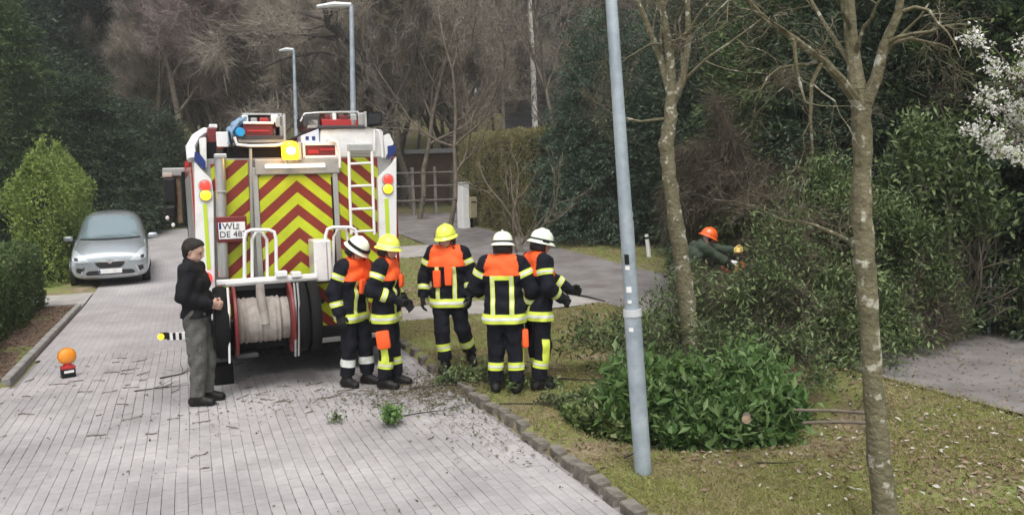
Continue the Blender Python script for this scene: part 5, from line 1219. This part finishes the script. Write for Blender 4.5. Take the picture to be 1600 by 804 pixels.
for k_, a_ in dict(skin=((.52, .33, .25), .5), navy=((.006, .007, .013), .85), hair=((.02, .016, .013), .7), trouser=((.115, .115, .105), .85), blackcloth=((.006, .006, .008), .8), boot=((.012, .011, .010), .5), glove=((.015, .015, .016), .75)).items():
    M[k_] = mat(k_, a_[0], a_[1], var=.35 if k_ in ('navy', 'trouser', 'boot') else .12, scale=14, bump=.5, bscale=28, spec=.25)
M['hv_orange'] = mat('fluorescent_orange_cloth', (.95, .115, .015), .75, var=.15, scale=10)
M['hv_band'] = mat('lime_reflective_band', (.62, .72, .08), .5)
M['hv_silver'] = mat('silver_reflective_tape', (.62, .64, .60), .4)
M['helm_white'] = mat('pale_phosphorescent_helmet', (.74, .80, .66), .35, coat=.3)
M['helm_yellow'] = mat('fluorescent_yellow_helmet', (.74, .80, .10), .35, coat=.3)
M['helm_orange'] = mat('orange_forestry_helmet', (.85, .13, .02), .35, coat=.3)
M['neck'] = mat('black_neck_guard', (.012, .011, .011), .7)
M['lip'] = mat('lips', (.36, .15, .12), .5)

def rot2(v, a): return np.array([v[0]*math.cos(a)-v[1]*math.sin(a), v[0]*math.sin(a)+v[1]*math.cos(a), v[2]])
def person(label, px, py, head_dir, S, pose, outfit, seed=1, u=None):
    """local frame: +Y is where the body faces, X its right hand side... (right = +X when facing +Y)
    head_dir: direction faced, degrees clockwise from 'away from the camera' towards picture right"""
    p = on_ground(px, py) if u is None else at(px, py, u)
    z = .0 if p.x < XR+.1 else float(ground_z(p.x, p.y)); 
    if XR < p.x < XR+.4: z = max(z, .03)
    t = thing('person', label, 'person', (p.x, p.y, z), -YAW - math.radians(head_dir)); rs = RS(seed); s = S/1.75
    J = {}
    lean, side_lean = pose.get('lean', 0), pose.get('slean', 0)
    for sd, sg in (('r', 1), ('l', -1)):
        J['hip'+sd] = np.array([sg*.095, 0, .90]); J['knee'+sd] = np.array([sg*.105, .02, .48]); J['ank'+sd] = np.array([sg*.11, -.02, .09])
        for q in ('knee', 'ank'):
            if q+sd in pose: J[q+sd] = np.array(pose[q+sd], float)
    hz = pose.get('hz', 0)      # lowered hips when bending
    for q in ('hipr', 'hipl'): J[q][2] += hz
    def tors(v):
        v = np.array(v, float) - [0, 0, .92]; c, si = math.cos(-lean), math.sin(-lean); v = np.array([v[0], v[1]*c - v[2]*si, v[1]*si + v[2]*c])
        c, si = math.cos(side_lean), math.sin(side_lean); v = np.array([v[0]*c + v[2]*si, v[1], -v[0]*si + v[2]*c]); return v + [0, 0, .92+hz]
    for sd, sg in (('r', 1), ('l', -1)):
        J['sho'+sd] = tors((sg*.185, -.005, 1.425))
        J['elb'+sd] = np.array(pose.get('elb'+sd, J['sho'+sd] + [sg*.06, -.03, -.285])); J['wri'+sd] = np.array(pose.get('wri'+sd, J['elb'+sd] + [sg*.01, .06, -.245]))
    nk = tors((0, .0, 1.48)); hd = tors((0, .03, 1.60)) + np.array(pose.get('headoff', (0, 0, 0))); hy = math.radians(pose.get('head_yaw', 0)); hp = math.radians(pose.get('head_pitch', 0))
    def hv(v):   # head frame -> body frame (yaw to its right positive, pitch down positive)
        v = np.array(v, float); c, si = math.cos(hp), math.sin(hp); v = np.array([v[0], v[1]*c + v[2]*si, -v[1]*si + v[2]*c]); return rot2(v, -hy) + hd
    sc = lambda v: np.array(v)*s
    def T_(pr): return [(sc(a), sc(b), ra*s, rb*s) for a, b, ra, rb in pr]
    tor = lambda r=0: [(tors((-.13, 0, 1.405)), tors((.13, 0, 1.405)), .075+r, .075+r), (tors((-.095, .012, 1.28)), tors((.095, .012, 1.28)), .108+r, .108+r), (tors((-.075, .012, 1.10)), tors((.075, .012, 1.10)), .100+r, .100+r), (tors((-.085, 0, .95)), tors((.085, 0, .95)), .108+r, .108+r)]
    arm = lambda sd, r=0, r2=0: [(J['sho'+sd], J['elb'+sd], .058+r, .043+r), (J['elb'+sd], J['wri'+sd], .043+r, .030+r2)]
    leg = lambda sd, r=0, r2=0, r3=0: [(J['hip'+sd], J['knee'+sd], .088+r, .060+r2), (J['knee'+sd], J['ank'+sd], .058+r2, .040+r3)]
    fdir = {sd: np.array(pose.get('toe'+sd, (.12*(1 if sd == 'r' else -1), 1, 0)), float) for sd in 'rl'}
    def foot(sd, r=0, sole=False):
        d = fdir[sd]/np.linalg.norm(fdir[sd]); a = J['ank'+sd]; b0 = a + [0, 0, -.04] - d*.04; b1 = a + [0, 0, -.052] + d*.14 + np.array([0, 0, pose.get('tipz'+sd, 0)])
        return [(a, b0, .040+r, .040+r), (b0, b1, .040+r, .034+r*.7), (a, b1, .038+r, .032+r*.6)]
    # ---- body
    head = [(hv((0, -.018, .045)), hv((0, .028, .04)), .077, .073), (hv((0, .03, -.01)), hv((0, .045, -.06)), .062, .043), (hv((-.028, .03, -.045)), hv((.028, .03, -.045)), .042, .042), (hv((0, .098, .012)), hv((0, .112, -.018)), .009, .013),
            (hv((-.03, .088, .03)), hv((.03, .088, .03)), .012, .012), (hv((.076, 0, .02)), hv((.078, -.008, -.015)), .010, .008), (hv((-.076, 0, .02)), hv((-.078, -.008, -.015)), .010, .008), (hv((-.018, .088, -.045)), hv((.018, .088, -.045)), .009, .009), (nk - [0, .01, .03], hv((0, -.01, -.03)), .055, .052)]
    hands = []
    for sd, sg in (('r', 1), ('l', -1)):
        d = J['wri'+sd]-J['elb'+sd]; d = d/np.linalg.norm(d); d = np.array(pose.get('hand'+sd, d), float); d /= np.linalg.norm(d)
        sdv = np.array(pose.get('thumb'+sd, (-sg*.25, 1, .1)), float); sdv = sdv - d*(sdv@d); sdv /= np.linalg.norm(sdv); nr = np.cross(d, sdv)*(-sg); nr = nr if nr @ np.array([-sg, 0, .0]) >= 0 or 'thumb'+sd in pose else -nr
        hands.append((sd, J['wri'+sd], d, sdv, nr))
    bp_ = T_(tor(-.012) + arm('r', -.006) + arm('l', -.006) + leg('r', -.008) + leg('l', -.008) + head + foot('r', -.008) + foot('l', -.008))
    gloves = outfit.get('gloves', True)
    if not gloves:
        for (sd, w, d, sv, nr) in hands: bp_ += [(a*s if 0 else np.array(a), np.array(b), ra, rb) for a, b, ra, rb in hand_prims(sc(w)+d*.01, d, sv, nr, .98*s, pose.get('curl', .5))]
    body = link('body', sdf_mesh('body', bp_, .0105 if gloves else .0085, .022), M['skin'], t)
    eye = M['ink']
    for x in (-.031, .031): MB().ball(sc(hv((x, .090, .014))), .0105*s, 2).build('eye', eye, body, True)
    MB().tube([sc(hv((-.022, .094, -.047))), sc(hv((0, .099, -.046))), sc(hv((.022, .094, -.047)))], .0045*s, 6).build('mouth', M['lip'], body)
    # ---- trousers, boots
    hem = outfit.get('trouser_hem', .14)
    tp = T_(leg('r', .026, .030, outfit.get('flare', .042)) + leg('l', .026, .030, outfit.get('flare', .042)) + [(tors((-.085, 0, .96)), tors((.085, 0, .96)), .125, .125)])
    clips = [((0, 0, 1.06*s+hz), (0, 0, 1))]
    me = sdf_mesh('trousers', tp, .0125, .035, clips=clips, folds=outfit.get('folds', .006), seed=seed)
    b = bmesh.new(); b.from_mesh(me); low = min(J['ankr'][2], J['ankl'][2])
    C = np.array([v.co[:] for v in b.verts])/s
    kill = []
    for v, c in zip(b.verts, C):
        side_ = 'r' if np.linalg.norm(c[:2]-J['ankr'][:2]) < np.linalg.norm(c[:2]-J['ankl'][:2]) else 'l'
        if c[2] < J['ank'+side_][2] + hem - .09: kill.append(v)
    bmesh.ops.delete(b, geom=kill, context='VERTS'); b.to_mesh(me); b.free()
    tro = link('trousers', me, outfit['trouser'], t)
    for sd in 'rl':
        pr = foot(sd, .012) + [(J['ank'+sd] + [0, 0, .0], J['ank'+sd] + (J['knee'+sd]-J['ank'+sd])*outfit.get('shaft', .45), .056, .066)]
        bo = link(outfit.get('shoe', 'boot'), sdf_mesh('boot', T_(pr), .010, .018, clips=[((0, 0, .004), (0, 0, -1))]), M['boot'], t)
    # ---- jacket
    jh = outfit['hem']; jr = outfit.get('bulk', .030)
    jp = tor(jr) + [(J['shor'], J['elbr'], .060+jr*.9, .050+jr*.8), (J['elbr'], J['wrir'], .050+jr*.8, .036+jr*.75), (J['shol'], J['elbl'], .060+jr*.9, .050+jr*.8), (J['elbl'], J['wril'], .050+jr*.8, .036+jr*.75)]
    if jh < .9: jp += [(tors((-.09, .0, jh+.05)), tors((.09, .0, jh+.05)), .118+jr, .118+jr)]
    jp += [(nk - [0, .015, .05], nk + [0, -.01, .015], .085, .072)]
    dn = tors((0, 0, 0)) - tors((0, 0, 1)); hp_ = tors((0, 0, jh))*s
    # sleeves may hang below the hem: clip the torso only, by cutting it before blending the arms
    torso_p = T_([q for q in jp[:4]] + jp[8:]); arm_p = T_(jp[4:8])
    me = sdf_mesh('jacket', torso_p + arm_p, .0120, .030, folds=.0068, seed=seed+3)
    b = bmesh.new(); b.from_mesh(me); C = np.array([v.co[:] for v in b.verts])
    dt = np.full(len(C), 9.); da = np.full(len(C), 9.)
    for a, bb, ra, rb in torso_p: dd, tt = seg_d(C, a, bb); dt = np.minimum(dt, dd-(ra+(rb-ra)*tt))
    for a, bb, ra, rb in arm_p: dd, tt = seg_d(C, a, bb); da = np.minimum(da, dd-(ra+(rb-ra)*tt))
    below = ((C-hp_)@dn) > 0; kill = [v for v, k1 in zip(b.verts, below & (dt < da)) if k1]
    for sd in 'rl':
        w = sc(J['wri'+sd]); d = w - sc(J['elb'+sd]); d /= np.linalg.norm(d); e1, t1 = seg_d(C, sc(J['elb'+sd]), w + d*.05)
        kill += [v for v, k1 in zip(b.verts, (((C-w)@d) > .012) & (e1 < .13) & (da < dt)) if k1]
    bmesh.ops.delete(b, geom=list(set(kill)), context='VERTS'); b.to_mesh(me); b.free()
    jac = link('jacket', me, outfit['jacket'], t)
    bones = dict(tor=torso_p, ur=[arm_p[0]], fr=[arm_p[1]], ul=[arm_p[2]], fl=[arm_p[3]])
    def near(name):
        def f(C, N):
            D = {}
            for kk, L in bones.items():
                m_ = np.full(len(C), 9.)
                for a, bb, ra, rb in L: dd, tt = seg_d(C, a, bb); m_ = np.minimum(m_, dd-(ra+(rb-ra)*tt))
                D[kk] = m_
            me_ = np.minimum.reduce([D[q] for q in name]); ot = np.minimum.reduce([D[q] for q in bones if q not in name] or [me_*0+9]); return me_ <= ot
        return f
    if outfit.get('ff'):
        ax = (tors((0, 0, 1)) - tors((0, 0, 0)))
        tz = lambda q: tors((0, 0, q))*s
        def slab(z0, z1): return [(tz(z1), ax), (tz(z0), -ax)]
        # orange yoke
        yz = outfit.get('yoke', 1.27)
        cut_part(me, 'shoulder_yoke', slab(yz, 1.62), M['hv_orange'], jac, lambda C, N: near(['tor'])(C, N) | (np.abs(C[:, 0]) < .13*s))
        # hem band
        for (z0, z1, mm, of) in ((jh+.012, jh+.115, M['hv_band'], .004), (jh+.048, jh+.078, M['hv_silver'], .007)): cut_part(me, 'hem_band', slab(z0, z1), mm, jac, near(['tor']), of)
        # braces, front and back
        for sg in (-1, 1):
            for fb, nm in ((1, 'front_stripe'), (-1, 'back_stripe')):
                for (x0, x1, mm, of) in ((.078, .128, M['hv_band'], .004), (.095, .111, M['hv_silver'], .007)):
                    xa, xb = sorted((sg*x0*s, sg*x1*s))
                    cut_part(me, nm, slab(jh+.11, yz + (.0 if fb == 1 else .0)) + [((xb, 0, 0), (1, 0, 0)), ((xa, 0, 0), (-1, 0, 0))], mm, jac, lambda C, N, fb=fb: near(['tor'])(C, N) & (N[:, 1]*fb > .05), of)
        cut_part(me, 'back_panel_bar', slab(yz-.045, yz+.002) + [((.128*s, 0, 0), (1, 0, 0)), ((-.128*s, 0, 0), (-1, 0, 0))], M['hv_band'], jac, lambda C, N: near(['tor'])(C, N) & (N[:, 1] < -.05), .005)
        for sd in 'rl':
            a, e, w = sc(J['sho'+sd]), sc(J['elb'+sd]), sc(J['wri'+sd]); d1 = (e-a)/np.linalg.norm(e-a); d2 = (w-e)/np.linalg.norm(w-e)
            for (q0, q1, mm, of) in ((.30, .52, M['hv_band'], .004), (.37, .45, M['hv_silver'], .007)): cut_part(me, 'sleeve_band', [(a+(e-a)*q1, d1), (a+(e-a)*q0, -d1)], mm, jac, near(['u'+sd]), of)
            for (q0, q1, mm, of) in ((.42, .66, M['hv_band'], .004), (.50, .58, M['hv_silver'], .007)): cut_part(me, 'cuff_band', [(e+(w-e)*q1, d2), (e+(w-e)*q0, -d2)], mm, jac, near(['f'+sd]), of)
            k1, an = sc(J['knee'+sd]), sc(J['ank'+sd]); d3 = (an-k1)/np.linalg.norm(an-k1); lm = outfit.get('legband', M['hv_band'])
            o1 = 'l' if sd == 'r' else 'r'
            fl = lambda C, N, k1=k1, an=an, o1=o1: seg_d(C, k1, an)[0] < seg_d(C, sc(J['knee'+o1]), sc(J['ank'+o1]))[0]
            for (q0, q1, mm, of) in ((.36, .58, lm, .004), (.44, .50, M['hv_silver'], .007)): cut_part(tro.data, 'leg_band', [(k1+(an-k1)*q1, d3), (k1+(an-k1)*q0, -d3)], mm, tro, fl, of)
            if sd in outfit.get('legstripe', ''):
                sg = 1 if sd == 'r' else -1
                cut_part(tro.data, 'leg_stripe', [(k1+(an-k1)*.36, d3), (k1-(an-k1)*.25, -d3), ((0, k1[1]+.035, 0), (0, 1, 0)), ((0, k1[1]-.045, 0), (0, -1, 0))], M['hv_band'], tro, lambda C, N, sg=sg, fl=fl: fl(C, N) & (N[:, 0]*sg > .2), .004)
        if outfit.get('pouch'):
            sd = outfit['pouch']; sg = 1 if sd == 'r' else -1; h_ = sc(J['hip'+sd]); k1 = sc(J['knee'+sd]); c = h_ + (k1-h_)*.72 + np.array([sg*.115, .0, 0])*s
            o = MB().box(-.035, .035, -.075, .075, -.10, .10, .022, 2).build('thigh_pouch', M['hv_orange'], t, True); o.location = c; o.rotation_euler = (outfit.get('ptilt', .1), 0, sg*.2)
        if outfit.get('chest'):      # bag or radio pouch on the chest
            for (x, zq, w_, h_, mm) in outfit['chest']:
                c = tors((x, .165, zq))*s; o = MB().box(-w_/2, w_/2, -.02, .025, -h_/2, h_/2, .01).build('chest_pouch', mm, jac, True); o.location = c
        MB().tube([tors((-.12, .07, 1.46))*s, tors((-.09, .085, 1.5))*s], .01, 6).build('collar_tab', M['navy'], jac)
    # ---- gloves / hands
    if gloves:
        for (sd, w, d, sv, nr) in hands:
            pr = hand_prims(sc(w)+d*.01, d, sv, nr, 1.08*s, pose.get('curl', .5), .003) + [(sc(w)-d*.05, sc(w)+d*.02, .036, .032)]
            link('glove', sdf_mesh('glove', pr, .0062, .007), outfit.get('glove_mat', M['glove']), t)
    # ---- head gear
    def hpt(v): return sc(hv(v))
    Hm = Matrix.Translation(sc(hd)) @ Matrix.Rotation(-hy, 4, 'Z') @ Matrix.Rotation(-hp, 4, 'X')
    if outfit.get('helmet'):
        hm, bandm = outfit['helmet']; rxs = .90
        dome = [(.004, .172), (.05, .166), (.088, .146), (.112, .112), (.122, .075), (.125, .045), (.124, .030)]
        mb = MB(); mb.lathe([(r*s, z*s) for r, z in dome[::-1]], (0, 0, 0), 28, 'Z', rxs, 1.08)
        mb = mb.build('helmet', hm, t, True); mb.matrix_local = Hm
        br = MB(); br.lathe([(r*s, z*s) for r, z in ((.120, .046), (.126, .040), (.150, .016), (.153, .010), (.148, .008), (.122, .028))], (0, 0, 0), 28, 'Z', rxs, 1.10); br.build('brim', hm, mb, True)
        bd = MB(); bd.lathe([(r*s, z*s) for r, z in ((.121, .046), (.1285, .046), (.1285, .064), (.121, .064))], (0, 0, 0), 28, 'Z', rxs, 1.08); bd.build('helmet_band', bandm, mb, True)
        rg = MB(); rg.tube([(0, (-.118)*s, .07*s), (0, -.095*s, .135*s), (0, -.02*s, .176*s), (0, .06*s, .167*s), (0, .115*s, .10*s)], [.007*s, .010*s, .011*s, .010*s, .006*s], 8); rg.build('comb', hm, mb, True)
        if outfit.get('neck_guard', True):
            ng = MB(); n_ = 12; rings = []
            for zq, rq in ((.03, .118), (-.02, .118), (-.075, .112)):
                rings.append([ng.bm.verts.new((rq*s*.92*math.sin(a), -rq*s*1.02*math.cos(a), zq*s)) for a in np.linspace(-1.75, 1.75, n_)])
            for q, r2 in zip(rings, rings[1:]):
                for i in range(n_-1): ng.bm.faces.new((q[i], q[i+1], r2[i+1], r2[i]))
            g = ng.build('neck_guard', M['neck'], mb, True); md = g.modifiers.new('thick', 'SOLIDIFY'); md.thickness = .006
        if outfit.get('visor'):
            vz = MB(); vz.lathe([(r*s, z*s) for r, z in ((.128, .05), (.136, .055), (.132, .085), (.124, .08))], (0, .012*s, 0), 28, 'Z', rxs, 1.06); vz.build('visor', M['black'], mb, True)
        if outfit.get('lampbox'):
            MB().box(.10*s, .135*s, -.03*s, .05*s, .03*s, .06*s, .008).build('helmet_lamp', M['black'], mb)
        for sg in (-1, 1): MB().tube([(sg*.1*s, .01*s, .03*s), (sg*.082*s, .03*s, -.04*s), (sg*.03*s, .06*s, -.10*s)], .006*s, 6).build('chin_strap', M['neck'], mb)
        if outfit.get('earmuff'):
            for sg in (-1, 1): MB().ball((sg*.098*s, 0, -.005*s), .042*s, 2, (.6, .8, 1.1)).build('ear_protector', M['black'], mb, True)
    else:
        hp2 = [((0, -.03, .06), (0, .03, .062), .086, .080), ((0, -.05, .02), (0, -.045, -.03), .072, .062), ((-.05, -.03, .03), (.05, -.03, .03), .05, .05)]
        o = link('hair', sdf_mesh('hair', [(np.array(a)*s, np.array(b)*s, ra*s, rb*s) for a, b, ra, rb in hp2], .009, .02, clips=[((0, .052*s, .05*s), (0, .75, -.66)), ], folds=.002), M['hair'], t); o.matrix_local = Hm
    return t
def man_details(t):
    "cargo pocket, belt hem and collar of the man in black"
    for (x, y, z) in ((.175, -.01, .66),): o = MB().box(-.014, .014, -.075, .075, -.09, .08, .012, 2).build('cargo_pocket', M['trouser'], t, True); o.location = (x, y, z); MB().box(-.017, .017, -.08, .08, .045, .09, .008).build('pocket_flap', M['trouser'], o)
FF = dict(ff=True, trouser=M['navy'], jacket=M['navy'], hem=.77, bulk=.034)
def ff(**k): d = dict(FF); d.update(k); return d
# man in black with his hands together in front of him, turned to picture right
_man = person('man in black jacket and grey cargo trousers hands held together behind the fire engine', 317, 630, 82, 1.78,
    dict(elbr=(.255, -.06, 1.17), wrir=(.12, .17, 1.06), elbl=(-.255, -.05, 1.17), wril=(-.10, .18, 1.05), handr=(-.75, .55, -.2), handl=(.75, .6, -.2), thumbr=(0, .3, 1), thumbl=(0, .3, 1), head_pitch=14, head_yaw=12, ankr=(.09, -.03, .09), ankl=(-.09, .03, .09), kneer=(.10, .01, .48), kneel=(-.10, .05, .48), lean=-.04, curl=.45),
    dict(trouser=M['trouser'], jacket=M['blackcloth'], hem=.93, bulk=.030, gloves=False, shoe='shoe', shaft=.25, flare=.030, trouser_hem=.10, folds=.0075), 2)
man_details(_man)
person('firefighter in pale helmet with bowed head and plain silver leg bands behind the fire engine', 556, 601, 118, 1.70,
    dict(elbr=(.27, -.04, 1.14), wrir=(.27, .03, .88), elbl=(-.24, .03, 1.15), wril=(-.12, .22, 1.12), head_pitch=34, head_yaw=-14, lean=.10, ankr=(.12, -.03, .09), ankl=(-.10, .10, .09), kneel=(-.10, .09, .48)),
    ff(helmet=(M['helm_white'], M['black']), visor=True, legband=M['hv_silver'], chest=[(.03, 1.20, .10, .16, M['hv_orange'])]), 5)
person('firefighter in yellow helmet with white band, bent arm and orange thigh pouch', 609, 604, 98, 1.70,
    dict(elbr=(.28, -.08, 1.16), wrir=(.19, .16, 1.05), elbl=(-.25, .0, 1.14), wril=(-.16, .18, .98), head_pitch=10, head_yaw=8, lean=.03, ankr=(.10, -.03, .09), ankl=(-.10, .06, .09)),
    ff(helmet=(M['helm_yellow'], M['helm_white']), legstripe='rl', pouch='r', chest=[(-.05, 1.24, .10, .14, M['hv_orange'])]), 9)
person('firefighter in yellow helmet walking towards the camera beside the fire engine, arms hanging', 706, 584, 188, 1.72,
    dict(elbr=(.30, -.02, 1.15), wrir=(.31, .05, .90), elbl=(-.29, -.02, 1.15), wril=(-.27, .07, .91), head_yaw=22, head_pitch=12, ankr=(.05, .10, .09), kneer=(.08, .10, .49), ankl=(-.21, -.20, .13), kneel=(-.15, .0, .50), tipzl=-.03, toel=(-.5, 1, 0), toer=(.15, 1, 0)),
    ff(helmet=(M['helm_yellow'], M['helm_yellow']), lampbox=True, chest=[(.10, 1.13, .09, .20, M['hv_orange']), (-.04, 1.16, .09, .22, M['hv_orange'])]), 13)
person('firefighter in pale helmet with back turned, standing on the verge by the kerb', 792, 617, 8, 1.70,
    dict(elbr=(.31, -.02, 1.15), wrir=(.28, .10, .93), elbl=(-.32, .02, 1.16), wril=(-.20, .20, 1.02), head_pitch=8, ankr=(.12, -.02, .09), ankl=(-.12, .0, .09)),
    ff(helmet=(M['helm_white'], M['black']), pouch='r', ptilt=-.2, legstripe='r', yoke=1.30), 17)
person('firefighter in pale helmet pointing a stick at the brushwood, arm stretched out', 842, 611, 68, 1.70,
    dict(elbl=(-.22, .25, 1.22), wril=(-.12, .46, 1.06), elbr=(.27, .02, 1.15), wrir=(.24, .20, 1.02), head_pitch=14, head_yaw=4, lean=.06, handl=(0, 1, -.25), thumbl=(.3, 0, 1), curl=.9, ankr=(.10, -.04, .09), ankl=(-.10, .06, .09)),
    ff(helmet=(M['helm_white'], M['black']), lampbox=True, legstripe='rl'), 21)
# worker in the brush, bending to the right over a chain saw
wk = at(1106, 500, 12.6); 
W_ = person('worker in orange forestry helmet bending over a chain saw behind the fallen tree crown', 1062, 500, 82, 1.78,
    dict(hz=-.20, lean=.72, elbr=(.25, .62, .90), wrir=(.14, .80, .78), elbl=(-.20, .66, 1.05), wril=(-.06, .92, 1.02), head_pitch=26, handr=(-.3, 1, -.2), handl=(.3, 1, 0), curl=1.0, headoff=(0, .0, .02), kneer=(.12, .12, .46), kneel=(-.12, .10, .46), ankr=(.14, -.12, .09), ankl=(-.14, .06, .09)),
    dict(trouser=M['trouser'], jacket=mat('dark_green_work_jacket', (.03, .045, .025), .8), hem=.9, bulk=.03, chest=None, helmet=(M['helm_orange'], M['helm_orange']), neck_guard=False, earmuff=True, glove_mat=mat('yellow_work_glove', (.70, .52, .16), .8)), 31, u=12.6)
W_.location.z = .035
# chain saw in his hands
Rw = Matrix.Translation(W_.location) @ Matrix.Rotation(W_.rotation_euler.z, 4, 'Z'); c = Rw @ Vector((.05, .90, .80))
cs = thing('chain_saw', 'orange and white chain saw held by the worker in the orange helmet', 'chain saw', c, W_.rotation_euler.z)
MB().box(-.09, .09, -.20, .14, -.11, .07, .03, 2).build('motor_housing', M['helm_orange'], cs, True); MB().box(-.095, .095, -.16, .02, .0, .085, .02, 2).build('top_cover', M['white'], cs, True)
MB().box(-.015, .0, .12, .62, -.06, .02, .02, 1).build('guide_bar', M['alu'], cs); MB().tube([(-.1, .05, -.05), (-.11, .04, .12), (0, .03, .17), (.1, .04, .12), (.1, .05, -.05)], .015, 8).build('front_handle', M['black'], cs, True)
MB().tube([(0, -.18, .05), (0, -.34, .06), (0, -.38, -.03), (0, -.30, -.10), (0, -.18, -.09)], .018, 8).build('rear_handle', M['black'], cs, True)
# stick held by the pointing firefighter is a thing of its own
st_ = at(885, 458, 8.75); en = at(945, 470, 9.6); t = thing('stick', 'thin dark stick pointed at the brushwood by the half hidden firefighter', 'stick', st_)
MB().tube([(0, 0, 0), (en-st_)*.5 + Vector((0, 0, .01)), en-st_], [.013, .011, .007], 7).build('shaft', M['dark_bark'], t, True)
# ================================================================== AIR
hz_mat = bpy.data.materials.new('pale_air'); hz_mat.use_nodes = True
_nt = hz_mat.node_tree; _nt.nodes.remove(_nt.nodes['Principled BSDF'])
_v = _n(_nt, 'ShaderNodeVolumePrincipled', Density=.0012); _v.inputs['Color'].default_value = (.92, .93, .95, 1); _v.inputs['Anisotropy'].default_value = .1
_nt.links.new(_v.outputs[0], _nt.nodes['Material Output'].inputs['Volume'])
tag(MB().box(-140, 170, -25, 175, -3, 58).build('haze', hz_mat), 'thin pale air over the street and the far woodland', 'haze', kind='stuff')
